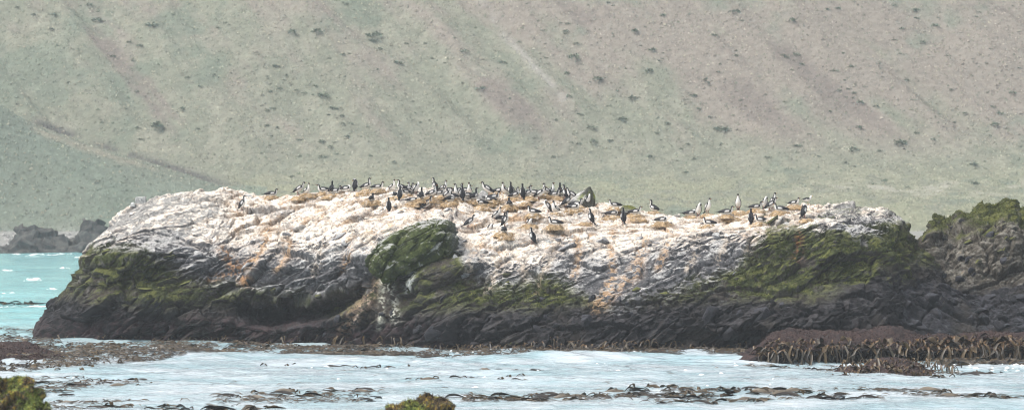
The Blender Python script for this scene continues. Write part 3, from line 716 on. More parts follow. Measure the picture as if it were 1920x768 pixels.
boulder(790, 362, [(-0.3, -0.2, 0), (0.3, -0.2, 0), (-0.3, 0.3, 0), (0.3, 0.3, 0), (0.2, 0.0, 0.38), (-0.2, 0.1, 0.36), (0.3, 0, 0.25)],
        (0.5, 0.49, 0.47), CREAM, 'squat white boulder on the crest behind a crowd of shags')
boulder(853, 488, [(-0.2, -0.15, 0), (0.24, -0.15, 0), (-0.2, 0.2, 0), (0.24, 0.2, 0), (0.0, 0.0, 0.42), (0.2, 0, 0.16)],
        (0.42, 0.42, 0.43), (0.62, 0.61, 0.6), 'small sharp white stone beside the mossy overhang')
boulder(264, 379, [(-0.27, -0.15, 0), (0.27, -0.15, 0), (-0.27, 0.2, 0), (0.27, 0.2, 0), (-0.25, -0.15, 0.32), (0.24, -0.15, 0.36), (0.24, 0.2, 0.36), (-0.25, 0.2, 0.3)],
        (0.40, 0.41, 0.41), (0.6, 0.6, 0.58), 'small square pale stone perched alone on the ridge above the bay', bevel=0.02)
boulder(249, 384, [(-0.12, -0.1, 0), (0.12, -0.1, 0), (-0.1, 0.1, 0), (0.1, 0.1, 0), (-0.08, 0, 0.2), (0.08, 0.0, 0.22)],
        (0.40, 0.41, 0.41), (0.6, 0.6, 0.58), 'tiny grey stone next to the square pale stone', bevel=0.01)
boulder(1172, 394, [(-0.35, -0.2, 0), (0.75, -0.3, -0.1), (-0.3, 0.3, 0), (0.7, 0.3, -0.1), (-0.1, 0.0, 0.30), (0.25, 0.1, 0.34), (0.5, 0.0, 0.2)],
        (0.22, 0.22, 0.22), MOSS2, 'low grey boulder with a yellow-green moss cap between two nests')
boulder(465, 368, [(-0.3, -0.15, 0), (0.3, -0.15, 0), (-0.3, 0.2, 0), (0.3, 0.2, 0), (0.1, 0.0, 0.2), (-0.15, 0.05, 0.17)],
        (0.4, 0.4, 0.4), (0.6, 0.6, 0.58), 'flat grey stone on the crest near the lone standing shag', bevel=0.02)

# ------------------------------------------------------------------ birds
BLACK, WHITE = (0.008, 0.009, 0.013), (0.80, 0.79, 0.77)
def loft(spine, rad, side=None, nseg=10, squash=0.9):
    """continuous tube through the spine; returns verts, quads, ventral cosine and station number of each vertex"""
    S = np.array(spine, float); R = np.array(rad, float)
    t = np.arange(len(S)); tt = np.linspace(0, len(S) - 1, (len(S) - 1) * 2 + 1)
    def cr(a):                                        # Catmull-Rom resample
        a = np.asarray(a, float); p = np.concatenate([[2 * a[0] - a[1]], a, [2 * a[-1] - a[-2]]])
        out = []
        for u in tt:
            i = min(int(u), len(a) - 2); f = u - i
            p0, p1, p2, p3 = p[i], p[i + 1], p[i + 2], p[i + 3]
            out.append(0.5 * (2 * p1 + (p2 - p0) * f + (2 * p0 - 5 * p1 + 4 * p2 - p3) * f * f + (3 * p1 - p0 - 3 * p2 + p3) * f ** 3))
        return np.array(out)
    S2 = cr(S); R2 = np.maximum(cr(R), 0.004)
    T = np.gradient(S2, axis=0); T /= np.linalg.norm(T, axis=1, keepdims=True)
    V, ven, stn = [], [], []
    sd = np.array([0, 1.0, 0])
    for k in range(len(S2)):
        b = sd - T[k] * (sd @ T[k]); b /= np.linalg.norm(b)
        fr = np.cross(b, T[k])                         # belly side
        fr = -fr if False else fr
        for j in range(nseg):
            a = 2 * math.pi * j / nseg
            V.append(S2[k] + R2[k] * (math.cos(a) * fr + squash * math.sin(a) * b)); ven.append(math.cos(a)); stn.append(tt[k])
    n = len(S2); Fq = []
    for k in range(n - 1):
        for j in range(nseg):
            j2 = (j + 1) % nseg; Fq.append((k * nseg + j, k * nseg + j2, (k + 1) * nseg + j2, (k + 1) * nseg + j))
    V.append(S2[0]); V.append(S2[-1]); ven += [-1, 0]; stn += [0, len(S) - 1]
    for j in range(nseg):
        j2 = (j + 1) % nseg
        Fq.append((len(V) - 2, j2, j, j)); Fq.append((len(V) - 1, (n - 1) * nseg + j, (n - 1) * nseg + j2, (n - 1) * nseg + j2))
    return np.array(V), Fq, np.array(ven), np.array(stn), S2, T
def py_mesh(name, V, Fq, cols):
    me = bpy.data.meshes.new(name); me.from_pydata([tuple(v) for v in V], [], [tuple(dict.fromkeys(f)) for f in Fq])
    me.polygons.foreach_set('use_smooth', np.ones(len(me.polygons), bool)); me.update(); set_cols(me, np.asarray(cols, np.float32)); me.materials.append(M_BIRD)
    return me
# spine runs tail -> rump -> belly -> chest -> shoulder -> neck -> nape -> crown -> face (facing +x); feet at z = 0
POSES = {
 'stand': ([(-.19, 0, .07), (-.12, 0, .14), (-.06, 0, .22), (0, 0, .32), (.035, 0, .41), (.045, 0, .48), (.05, 0, .545), (.075, 0, .592), (.118, 0, .594)], 0.05, True),
 'lean':  ([(-.31, 0, .13), (-.20, 0, .18), (-.10, 0, .23), (.02, 0, .31), (.10, 0, .37), (.14, 0, .43), (.155, 0, .49), (.185, 0, .53), (.228, 0, .53)], 0.05, True),
 'preen': ([(-.19, 0, .07), (-.12, 0, .14), (-.06, 0, .22), (.0, 0, .32), (.055, 0, .40), (.095, 0, .455), (.07, .03, .50), (.03, .07, .485), (.015, .10, .45)], 0.05, True),
 'sit':   ([(-.34, 0, .13), (-.22, 0, .12), (-.10, 0, .115), (.04, 0, .12), (.13, 0, .15), (.175, 0, .21), (.18, 0, .27), (.20, 0, .315), (.243, 0, .315)], 0.0, False),
 'rest':  ([(-.34, 0, .13), (-.22, 0, .12), (-.10, 0, .115), (.04, 0, .12), (.12, 0, .145), (.155, 0, .185), (.13, .03, .225), (.075, .06, .215), (.04, .075, .185)], 0.0, False),
 'crane': ([(-.30, 0, .12), (-.20, 0, .13), (-.10, 0, .15), (.03, 0, .19), (.09, 0, .25), (.10, 0, .33), (.085, 0, .41), (.11, 0, .46), (.152, 0, .47)], 0.0, False),
}
RAD = [.018, .066, .112, .118, .082, .048, .040, .048, .026]
BIRD = {}
for pose, (sp, foot, legs) in POSES.items():
    V, Fq, ven, stn, S2, T = loft(sp, RAD)
    c = np.zeros((len(V), 3), np.float32); c[:] = BLACK
    white = ((ven > 0.02) & (stn > 0.9) & (stn <= 6.6)) | ((ven > -0.35) & (ven < 0.85) & (stn > 5.2) & (stn < 7.3) & (ven > 0.0))
    c[white] = WHITE
    body = py_mesh('body', V, Fq, c)
    parts = [('body', body)]
    for s in (1, -1):                                       # folded wing: a thin curved shell from the shoulder to above the tail
        us = np.linspace(8.6, 1.0, 9) / 2.0
        W, Wf, Wc = [], [], []
        wid = [.030, .062, .082, .090, .086, .074, .058, .040, .010]
        for k, u in enumerate(us):
            i = u * 2; i0 = int(i); f = i - i0
            p = S2[i0] * (1 - f) + S2[min(i0 + 1, len(S2) - 1)] * f; t = T[i0]
            b = np.array([0, 1.0, 0]); fr = np.cross(b, t); r = np.interp(u, range(9), RAD)
            for j, a in enumerate((2.95, 2.4, 1.9, 1.45)):
                rr = r * 1.0 + 0.014
                q = p + rr * (math.cos(a) * fr + s * 0.92 * math.sin(a) * b)
                if j == 3: q = p + (rr + 0.004) * (math.cos(a - (0.10 - wid[k]) * 3) * fr + s * 0.92 * math.sin(a) * b)
                W.append(q); Wc.append(WHITE if (j == 2 and 2 <= k <= 4) else (0.016, 0.017, 0.022))
            for j, a in enumerate((2.95, 2.4, 1.9, 1.45)):    # inner face
                W.append(p + r * 0.9 * (math.cos(a) * fr + s * 0.92 * math.sin(a) * b)); Wc.append(BLACK)
        for k in range(len(us) - 1):
            o_ = k * 8
            for j in range(3):
                Wf.append((o_ + j, o_ + j + 1, o_ + 8 + j + 1, o_ + 8 + j)); Wf.append((o_ + 4 + j, o_ + 12 + j, o_ + 12 + j + 1, o_ + 5 + j))
            Wf.append((o_ + 3, o_ + 7, o_ + 15, o_ + 11)); Wf.append((o_, o_ + 8, o_ + 12, o_ + 4))
        Wf += [(0, 4, 5, 1), (1, 5, 6, 2), (2, 6, 7, 3)]; e = (len(us) - 1) * 8; Wf += [(e, e + 1, e + 5, e + 4), (e + 1, e + 2, e + 6, e + 5), (e + 2, e + 3, e + 7, e + 6)]
        parts.append(('wing', py_mesh('wing', W, Wf, Wc)))
    hd, hp = S2[-1], np.array(sp[-1]); dr = (np.array(sp[-1]) - np.array(sp[-2])); dr /= np.linalg.norm(dr)
    tip = hp + dr * 0.075 - np.array([0, 0, .006])
    BV, BF, bv, bs, _, _ = loft([hp - dr * 0.012, hp + dr * 0.03, hp + dr * 0.06, tip], [.016, .011, .008, .003], nseg=6)
    bc = np.zeros((len(BV), 3), np.float32); bc[:] = (0.16, 0.10, 0.07); bc[bs < 0.8] = (0.42, 0.20, 0.05)
    parts.append(('bill', py_mesh('bill', BV, BF, bc)))
    t0 = np.array(sp[0]); td = np.array(sp[0]) - np.array(sp[1]); td /= np.linalg.norm(td)
    if legs and pose != 'lean': td = np.array([-0.55, 0, -0.45])
    te = t0 + td * 0.14; te[2] = max(te[2], 0.015)
    up = np.array([0, 0, 0.012]); y_ = np.array([0, 1, 0])
    TV = [t0 - td * .06 + y_ * .03 + up, t0 - td * .06 - y_ * .03 + up, te - y_ * .05 + up * .4, te + y_ * .05 + up * .4, t0 - td * .06 + y_ * .03 - up, t0 - td * .06 - y_ * .03 - up, te - y_ * .05 - up * .4, te + y_ * .05 - up * .4]
    parts.append(('tail', py_mesh('tail', TV, [(0, 1, 2, 3), (7, 6, 5, 4), (0, 4, 5, 1), (1, 5, 6, 2), (2, 6, 7, 3), (3, 7, 4, 0)], [BLACK] * 8)))
    if legs:
        cx = sp[2][0] + 0.02
        for s in (1, -1):
            L, Lf = [], []
            for z, r in ((0.16, .02), (0.03, .012)):
                for a in range(5): L.append((cx + r * math.cos(a * 1.2566), s * .045 + r * math.sin(a * 1.2566), z))
            for a in range(5): Lf.append((a, (a + 1) % 5, 5 + (a + 1) % 5, 5 + a))
            k = len(L); L += [(cx - .03, s * .045, .0), (cx - .01, s * .045, .04), (cx + .075, s * .045 - .035, 0), (cx + .085, s * .045, .004), (cx + .075, s * .045 + .035, 0)]
            Lf += [(k, k + 1, k + 2), (k + 1, k + 3, k + 2), (k + 1, k + 4, k + 3), (k, k + 4, k + 1), (k, k + 2, k + 3), (k, k + 3, k + 4)]
            parts.append(('foot', py_mesh('foot', L, Lf, [(0.30, 0.17, 0.15)] * len(L))))
    BIRD[pose] = parts
def place_bird(pose, loc, rz, label, group, scale=1.0):
    root = empty('shag', loc, rz, scale); tag(root, label, 'seabird', group)
    for nm, me in BIRD[pose]: obj(nm, me, None, root)
    return root

# ---- straw nests
def nest_mesh(seed):
    nr, ns = 7, 22; r = np.random.default_rng(seed); V, Fq = [], []
    prof = [(0.52, -0.10), (0.47, 0.02), (0.41, 0.12), (0.33, 0.20), (0.25, 0.235), (0.16, 0.215), (0.06, 0.185)]
    for k, (rr, z) in enumerate(prof):
        for j in range(ns):
            a = 2 * math.pi * j / ns; n = 1 + 0.15 * math.sin(2 * a + seed) + 0.10 * math.sin(5 * a + 2 * seed) + 0.09 * r.normal()
            V.append((rr * n * math.cos(a), rr * n * math.sin(a), z + 0.03 * r.normal()))
    for k in range(nr - 1):
        for j in range(ns): j2 = (j + 1) % ns; Fq.append((k * ns + j, k * ns + j2, (k + 1) * ns + j2, (k + 1) * ns + j))
    V.append((0, 0, 0.18))
    for j in range(ns): Fq.append(((nr - 1) * ns + j, (nr - 1) * ns + (j + 1) % ns, len(V) - 1))
    c = np.array([np.array((0.50, 0.365, 0.22)) * r.uniform(0.5, 1.25) if r.random() < .82 else np.array(CREAM) * r.uniform(.7, 1) for _ in V])
    m = py_mesh('mound', V, Fq, c); m.materials.clear(); m.materials.append(M_STRAW)
    V, Fq, C = [], [], []                                   # loose stalks poking out of the mound
    for k in range(320):
        a = r.uniform(0, 2 * math.pi); t = r.uniform(-.35, 1); rr = np.interp(t, [-.35, 0, 1], [0.66, 0.50, 0.24]); z = np.interp(t, [-.35, 0, 0.5, 1], [.0, .02, 0.14, 0.235])
        p = np.array([rr * math.cos(a), rr * math.sin(a), z]); d = np.array([math.cos(a + r.normal() * .9), math.sin(a + r.normal() * .9), r.normal() * .5 - .35]); d /= np.linalg.norm(d)
        L = r.uniform(.12, .34); s = np.cross(d, [0, 0, 1]); s /= max(np.linalg.norm(s), 1e-6); w = .007
        o_ = len(V); q = p + d * L - np.array([0, 0, L * .25])
        V += [p - s * w - d * .06, p + s * w - d * .06, p + d * L * .5 + s * w, p + d * L * .5 - s * w, q]
        Fq += [(o_, o_ + 1, o_ + 2, o_ + 3), (o_ + 3, o_ + 2, o_ + 4)]
        cc = np.array((0.62, 0.46, 0.28)) * r.uniform(0.5, 1.35); C += [cc] * 5
    s_ = py_mesh('straw', V, Fq, C); s_.materials.clear(); s_.materials.append(M_STRAW)
    return m, s_
NESTS = [nest_mesh(k) for k in range(5)]
def place_nest(loc, label, group, s=1.0):
    root = empty('nest', loc, RNG.uniform(0, 6.28), s); root.scale = (s, s * RNG.uniform(.8, 1.1), s * .74); tag(root, label, 'nest', group)
    m, st = RNG.choice(NESTS)
    obj('mound', m, None, root); b = obj('straw', st, None, root); b['kind'] = 'stuff'
    return root
FACE = {'r': 0, 'l': math.pi, 'a': math.pi / 2, 'f': -math.pi / 2, 'ra': .7, 'rf': -.7, 'la': math.pi - .7, 'lf': math.pi + .7}
FTXT = {'r': 'facing the mossy stack', 'l': 'facing the open bay', 'a': 'with its black back turned', 'f': 'showing its white breast', 'ra': 'half turned away toward mossy stack',
        'rf': 'breast half turned toward mossy stack', 'la': 'half turned away toward open bay', 'lf': 'breast half turned toward open bay'}
PTXT = {'stand': 'shag standing upright', 'lean': 'shag leaning forward', 'preen': 'shag preening with neck curled back', 'sit': 'shag sitting', 'rest': 'shag resting with head tucked', 'crane': 'shag sitting with neck raised'}
# photo column, row of the feet (or of the nest rim), pose, facing, on a nest?, own label
BIRDS = [
 (455, 393, 'stand', 'r', 0, 'lone shag standing upright apart from the colony below the rock crest'), (510, 364, 'sit', 'r', 1, 'shag sitting on the nest nearest the lone standing shag'), (562, 365, 'lean', 'r', 0, 'tall shag leaning forward on the crest beside the second nest'),
 (576, 360, 'crane', 'rf', 1, None), (606, 357, 'sit', 'l', 1, None), (629, 359, 'sit', 'r', 1, None), (649, 358, 'rest', 'r', 0, None), (666, 357, 'preen', 'a', 0, None), (688, 352, 'crane', 'r', 1, None), (709, 351, 'sit', 'r', 1, None), (697, 374, 'sit', 'a', 1, None),
 (736, 357, 'crane', 'rf', 0, None), (741, 366, 'rest', 'a', 1, None), (750, 375, 'stand', 'a', 0, None), (760, 362, 'sit', 'lf', 1, None), (771, 364, 'crane', 'lf', 0, None), (781, 364, 'preen', 'rf', 0, None), (729, 397, 'stand', 'a', 0, None), (775, 377, 'sit', 'r', 1, None), (801, 394, 'lean', 'ra', 0, None),
 (811, 366, 'crane', 'r', 1, None), (824, 363, 'sit', 'r', 1, None), (839, 376, 'lean', 'rf', 0, None), (856, 371, 'stand', 'lf', 0, 'shag standing tall with white breast and red-based bill lifted above the crowd'), (867, 375, 'stand', 'a', 0, None), (851, 369, 'sit', 'la', 1, None), (880, 364, 'crane', 'f', 0, None), (845, 374, 'rest', 'ra', 1, None), (876, 371, 'rest', 'l', 0, None),
 (881, 427, 'lean', 'ra', 0, None), (919, 430, 'rest', 'f', 0, None), (902, 381, 'rest', 'l', 1, None), (926, 371, 'sit', 'r', 1, None), (918, 376, 'rest', 'la', 1, None), (936, 359, 'sit', 'rf', 1, None), (932, 414, 'lean', 'rf', 0, None), (948, 425, 'stand', 'r', 0, None), (940, 414, 'sit', 'ra', 0, None), (945, 433, 'rest', 'a', 1, None),
 (958, 368, 'stand', 'a', 0, None), (966, 369, 'crane', 'r', 1, None), (980, 373, 'stand', 'a', 0, None), (971, 363, 'sit', 'l', 1, None), (955, 383, 'sit', 'a', 1, None), (1013, 374, 'lean', 'r', 0, None), (1024, 361, 'crane', 'lf', 1, None), (1034, 360, 'crane', 'rf', 0, None), (1040, 365, 'sit', 'r', 1, None), (1059, 374, 'stand', 'la', 0, None), (1063, 389, 'lean', 'ra', 0, None),
 (1041, 395, 'crane', 'lf', 1, None), (1026, 398, 'preen', 'l', 0, None), (1000, 398, 'sit', 'l', 1, None), (1081, 384, 'sit', 'r', 1, None), (1077, 390, 'rest', 'r', 1, None), (1102, 387, 'preen', 'rf', 0, 'shag preening under the tall pointed slab'), (1108, 420, 'stand', 'la', 0, None), (993, 418, 'rest', 'f', 1, None), (998, 456, 'stand', 'la', 0, 'lowest shag of the colony, standing on bare white rock below the nests'),
 (1040, 420, 'sit', 'l', 1, None), (1152, 385, 'sit', 'l', 1, None), (1149, 402, 'rest', 'r', 1, None), (1169, 419, 'stand', 'a', 0, None), (1192, 398, 'sit', 'r', 1, None), (1225, 394, 'crane', 'la', 1, None), (1242, 414, 'rest', 'r', 1, None), (1296, 399, 'rest', 'r', 1, None), (1310, 400, 'preen', 'f', 0, None), (1328, 397, 'stand', 'rf', 1, None), (1329, 419, 'sit', 'l', 1, None),
 (1363, 399, 'sit', 'r', 1, None), (1384, 391, 'stand', 'f', 1, None), (1408, 420, 'stand', 'a', 0, None), (1418, 389, 'sit', 'r', 1, None), (1434, 392, 'preen', 'f', 0, None), (1450, 387, 'stand', 'rf', 0, None), (1446, 395, 'lean', 'r', 0, None), (1463, 394, 'sit', 'l', 1, None), (752, 358, 'crane', 'l', 0, None), (765, 358, 'sit', 'r', 0, None), (790, 370, 'crane', 'a', 1, None), (815, 360, 'stand', 'la', 0, None), (832, 359, 'crane', 'rf', 0, None), (843, 362, 'sit', 'l', 0, None), (862, 364, 'crane', 'rf', 0, None), (872, 362, 'sit', 'r', 0, None), (890, 372, 'crane', 'ra', 1, None), (913, 366, 'lean', 'l', 0, None), (946, 362, 'crane', 'lf', 0, None), (990, 366, 'crane', 'r', 1, None), (1002, 366, 'sit', 'l', 0, None), (1050, 364, 'crane', 'a', 0, None), (1072, 378, 'lean', 'l', 0, None), (622, 360, 'crane', 'a', 0, None), (1426, 414, 'sit', 'l', 1, None), (1490, 382, 'sit', 'rf', 1, None), (1508, 408, 'preen', 'ra', 0, 'shag preening at the mossy edge of the colony under the gull'),
]
for px, py, pose, fc, on, lab in BIRDS:
    h = cast(px, py + (7 if on else 0), [rockA, nose, ramp], 22)
    if not h: continue
    loc = h[0].copy(); rz = FACE[fc] + RNG.uniform(-0.25, 0.25)
    if on:
        site = 'along the rock crest' if py < 372 else ('by the mossy edge' if px > 1280 else 'on the white slope')
        s = RNG.uniform(0.68, 0.95)
        place_nest(loc - Vector((0, 0, 0.03)), f'tan straw nest {site}, under a {PTXT[pose]}', f'straw nests {site} under a {PTXT[pose]}', s)
        loc.z += 0.09 * s + (0.05 if pose in ('stand', 'lean', 'preen') else 0)
    else: loc.z -= 0.02
    where = 'on a straw nest' if on else 'on bare white rock'
    label = lab or f'{PTXT[pose]} {where}, {FTXT[fc]}'
    place_bird(pose, loc, rz, label, None if lab else f'{PTXT[pose].replace("shag", "shags")} {where}, {FTXT[fc]}', RNG.uniform(1.08, 1.2))
for px, py in [(617, 370), (683, 364), (820, 378), (905, 392), (947, 446), (985, 382), (1098, 420), (1140, 410), (1197, 412), (1300, 408), (1373, 412), (1392, 402), (1512, 414), (560, 372), (840, 384)]:
    h = cast(px, py, [rockA, nose, ramp])
    if h: place_nest(h[0] - Vector((0, 0, 0.04)), 'worn straw nest mound with no bird on it', 'empty straw nests', RNG.uniform(0.6, 0.85))

# ---- the gull
def build_gull():
    h = cast(1514, 376, [rockA]); root = empty('gull', h[0] - Vector((0, 0, .02)), 0.15, 0.95); tag(root, 'white gull with dark wings and yellow bill standing alone on the crest', 'gull')
    sp = [(-.24, 0, .20), (-.16, 0, .21), (-.06, 0, .22), (.06, 0, .24), (.13, 0, .29), (.155, 0, .34), (.165, 0, .375), (.19, 0, .395), (.225, 0, .39)]
    V, Fq, ven, stn, S2, T = loft(sp, [.012, .05, .085, .09, .06, .042, .04, .042, .02])
    obj('body', py_mesh('body', V, Fq, [(0.82, 0.81, 0.79)] * len(V)), None, root)
    for s in (1, -1):
        W = []; Wf = []
        for k, (x, w, z) in enumerate([(.09, .03, .30), (.02, .06, .31), (-.08, .065, .30), (-.18, .045, .265), (-.30, .012, .225)]):
            W += [(x, s * (.105 - .02 * k), z - w), (x, s * (.085 - .012 * k), z + w * .35), (x, s * (.085 - .02 * k), z - w), (x, s * (.065 - .012 * k), z + w * .3)]
        for k in range(4):
            o_ = 4 * k; Wf += [(o_, o_ + 4, o_ + 5, o_ + 1), (o_ + 2, o_ + 3, o_ + 7, o_ + 6), (o_ + 1, o_ + 5, o_ + 7, o_ + 3), (o_, o_ + 2, o_ + 6, o_ + 4)]
        Wf += [(0, 1, 3, 2), (16, 18, 19, 17)]
        obj('wing', py_mesh('wing', W, Wf, [(0.02, 0.021, 0.025)] * len(W)), None, root)
        L = [(.02 + .009 * math.cos(a * 1.57), s * .04 + .009 * math.sin(a * 1.57), z) for z in (.15, .01) for a in range(4)]
        Lf = [(a, (a + 1) % 4, 4 + (a + 1) % 4, 4 + a) for a in range(4)]; k = len(L)
        L += [(.0, s * .04, .0), (.02, s * .04, .02), (.08, s * .04 - .03, 0), (.08, s * .04 + .03, 0)]; Lf += [(k, k + 1, k + 2), (k + 1, k + 3, k + 2), (k, k + 3, k + 1), (k, k + 2, k + 3)]
        obj('leg', py_mesh('leg', L, Lf, [(0.5, 0.4, 0.15)] * len(L)), None, root)
    BV, BF, *_ = loft([(.215, 0, .39), (.25, 0, .386), (.28, 0, .376)], [.016, .012, .004], nseg=6)
    obj('bill', py_mesh('bill', BV, BF, [(0.75, 0.45, 0.03)] * len(BV)), None, root)
build_gull()

# ------------------------------------------------------------------ kelp
def ribbon(pts, widths, sides, cup=0.25):
    """a leathery strap three vertices wide"""
    V, Fq = [], []; P = np.array(pts, float); T = np.gradient(P, axis=0)
    for k in range(len(P)):
        s = np.array(sides[k], float); s /= np.linalg.norm(s); n = np.cross(s, T[k]); n /= max(np.linalg.norm(n), 1e-6); w = widths[k]
        V += [P[k] - s * w - n * w * cup, P[k] + n * w * cup * 0.5, P[k] + s * w - n * w * cup]
    for k in range(len(P) - 1):
        o_ = 3 * k; Fq += [(o_, o_ + 1, o_ + 4, o_ + 3), (o_ + 1, o_ + 2, o_ + 5, o_ + 4)]
    return V, Fq
KC = [(0.055, 0.036, 0.016), (0.040, 0.031, 0.019), (0.075, 0.050, 0.022), (0.026, 0.020, 0.015), (0.10, 0.083, 0.062)]
def kelp_mesh(kind, seed):
    r = np.random.default_rng(seed); n = 9; t = np.linspace(0, 1, n)
    ang = r.uniform(-0.5, 0.5)
    if kind == 'hang':
        L = r.uniform(0.45, 0.95); out = r.uniform(0.12, 0.3); sway = r.normal() * .34
        P = np.stack([sway * t + .05 * np.sin(t * 7 + seed), -out * np.sin(np.minimum(t * 2.2, 1.57)) - .08 * t * t, .16 * np.sin(np.minimum(t * 5, 3.14)) - L * np.clip(t - .12, 0, 1) ** 1.05], 1)
        w = np.interp(t, [0, .15, .4, .8, 1], [.016, .026, r.uniform(.025, .06), r.uniform(.02, .055), .008]); sd = [(math.cos(ang), math.sin(ang) * .6, .12 * math.sin(3 * k)) for k in t]
    elif kind == 'float':
        L = r.uniform(0.5, 1.5); hump = r.choice([.03, .045, .06, .06, .09, .13])
        ph = r.uniform(0, 6); P = np.stack([L * (t - .5), .14 * np.sin(4 * t + seed), hump * np.maximum(0, np.sin(math.pi * t * r.choice([1, 1, 2]) + .2)) - .02 - .05 * (np.abs(t - .5) * 2) ** 4], 1)
        w = np.interp(t, [0, .3, .7, 1], [.03, r.uniform(.07, .16), r.uniform(.06, .15), .02]); sd = [(.25 * math.sin(2.2 * k + ph), 1, .5 * math.sin(2.5 * k + ph)) for k in t]
    else:                                                # curl: an arched loop standing out of the tangle
        L = r.uniform(.3, .65); h = r.uniform(.10, .24)
        P = np.stack([L * (t - .5) + .05 * np.sin(5 * t), .10 * np.sin(3.0 * t + seed), h * np.sin(math.pi * np.clip(t * 1.05, 0, 1)) ** .8 - .08], 1)
        w = np.interp(t, [0, .4, .8, 1], [.03, r.uniform(.07, .15), r.uniform(.05, .11), .02]); sd = [(.5 * math.sin(3 * k), 1, .4 * math.cos(4 * k + seed)) for k in t]
    V, Fq = ribbon(P, w, sd)
    base = np.array(KC[r.integers(len(KC))]) * r.uniform(.8, 1.25); c = np.repeat(base[None, :], len(V), 0)
    if kind == 'hang': c[:9] = c[:9] * .4 + np.array((0.17, 0.085, 0.02)) * .6
    c *= 1 + .25 * r.normal(size=(len(V), 1)).clip(-1.5, 1.5)
    m = py_mesh('blade', V, Fq, np.clip(c, .008, 1)); m.materials.clear(); m.materials.append(M_KELP); return m
KELP = {k: [kelp_mesh(k, 40 * i + j) for j in range(12)] for i, k in enumerate(('hang', 'float', 'curl'))}
def sea_at(px, py):
    D = sea_depth(py); x = (px - CX) * D / F; return Vector((x, D, float(sea_h(np.array([x]), np.array([D]))[0])))
def blade(root, kind, P, rz, s, tilt=0.0):
    b = obj('blade', RNG.choice(KELP[kind]), None, root)
    b.location = Vector(P) - root.location; b.rotation_euler = (tilt, 0, rz); b.scale = (s * RNG.uniform(.85, 1.2),) * 2 + (s * RNG.uniform(.8, 1.2),)
    return b
LM = LB = None
def raft(cx, cy, rx, ry, n, s, label, group, kinds=('float', 'float', 'curl'), slant=0.0):
    c = sea_at(cx, cy); root = empty('kelp_raft', c)
    if label in (LM, LB):
        if label == LB: near = 'beside the shaggy orange-green near rock' if cx < 260 else ('between the two near mossy rocks' if cx < 700 else ('in the long band amid the channel' if 880 <= cx <= 1620 and cy > 725 else 'in clear water before the kelp curtain'))
        else: near = 'beside the purple algae ledge' if cx < 160 else ('under the green mossy blocks' if cx < 340 else 'under the dark undercut')
        size = 'dense' if n > 9 else 'thin'
        label = f'{size} raft of brown kelp blades {near}'; group = f'{size} kelp rafts {near}'
    tag(root, label, 'kelp', group)
    for k in range(n):
        a = RNG.uniform(0, 6.283); q = math.sqrt(RNG.random()); px = cx + rx * q * math.cos(a); py = cy + ry * q * math.sin(a) + slant * (px - cx)
        blade(root, RNG.choice(kinds), sea_at(px, py), RNG.gauss(0, .5), s)
    return root
LM = 'tangled grey-brown kelp raft matted along the foot of the white rock'; GM = 'kelp rafts matted along the white rock'
for cx, cy, rx, ry, n in [(30, 686, 50, 7, 12), (90, 684, 50, 7, 12), (150, 676, 50, 10, 14), (130, 690, 50, 5, 8), (205, 672, 45, 10, 14), (180, 655, 50, 8, 12), (255, 668, 45, 9, 13), (250, 652, 50, 6, 11), (310, 662, 45, 8, 13), (330, 650, 45, 5, 10), (365, 658, 42, 7, 11), (420, 655, 42, 7, 11), (470, 652, 42, 6, 10), (520, 654, 42, 6, 10), (570, 652, 42, 6, 10), (620, 655, 42, 5, 9), (670, 655, 40, 4, 8), (720, 656, 38, 4, 8), (110, 645, 40, 4, 8), (40, 640, 40, 4, 7)]:
    raft(cx, cy, rx, ry, n, .78, LM, GM, ('curl', 'curl', 'float'))
LB = 'loose raft of brown kelp blades drifting in the pale channel'; GB = 'kelp rafts drifting in the channel'
for cx, cy, rx, ry, n, s, sl in [(60, 722, 60, 6, 9, .8, -.05), (150, 722, 70, 5, 10, .8, -.06), (110, 733, 50, 4, 7, .8, 0), (215, 714, 60, 3, 7, .8, -.08), (150, 752, 60, 5, 8, .7, 0), (240, 762, 60, 4, 9, .9, 0), (330, 762, 60, 4, 9, .9, 0), (420, 764, 60, 4, 9, 1, 0), (480, 744, 60, 5, 9, .9, -.03), (570, 742, 60, 5, 10, .9, 0), (500, 763, 40, 3, 6, .9, 0), (650, 738, 60, 4, 7, .8, 0),
                                 (690, 748, 50, 4, 6, .7, 0), (890, 745, 50, 4, 8, .9, 0), (960, 746, 55, 6, 13, 1.1, 0), (1030, 745, 55, 6, 13, 1, 0), (1100, 744, 55, 6, 13, 1, 0), (1170, 738, 55, 7, 13, 1, 0), (1230, 733, 55, 7, 14, 1.05, 0), (1290, 740, 55, 8, 14, 1, 0), (1350, 736, 55, 9, 14, 1, 0), (1410, 736, 55, 9, 14, 1, 0), (1470, 738, 55, 9, 13, 1, 0), (1530, 742, 55, 8, 12, 1, 0), (1600, 748, 50, 5, 8, .9, 0),
                                 (1400, 752, 60, 5, 9, .9, 0), (1290, 756, 60, 5, 8, .9, 0), (1780, 736, 55, 2, 7, .9, .06), (1860, 741, 60, 2, 8, 1, .05), (1650, 732, 60, 2, 4, .8, 0), (1480, 690, 45, 2, 5, .8, 0), (1540, 692, 45, 2, 6, .8, 0), (1750, 707, 60, 2, 6, .9, -.03), (1850, 700, 60, 3, 8, .9, -.08)]:
    raft(cx, cy, rx, ry, n, s * .82, LB, GB, ('float', 'float', 'float', 'curl'), sl)
LT = 'thin straggling line of a few kelp blades on open pale water'; GT = 'stray kelp lines on open water'
for cx, cy in [(1265, 657), (1310, 658), (1355, 658), (1400, 660), (1440, 662)]:
    raft(cx, cy, 32, 4, 14, .9, 'broad glossy kelp raft between the waterline fringe and the kelp curtain', 'kelp rafts beside the kelp curtain', ('curl', 'float'))
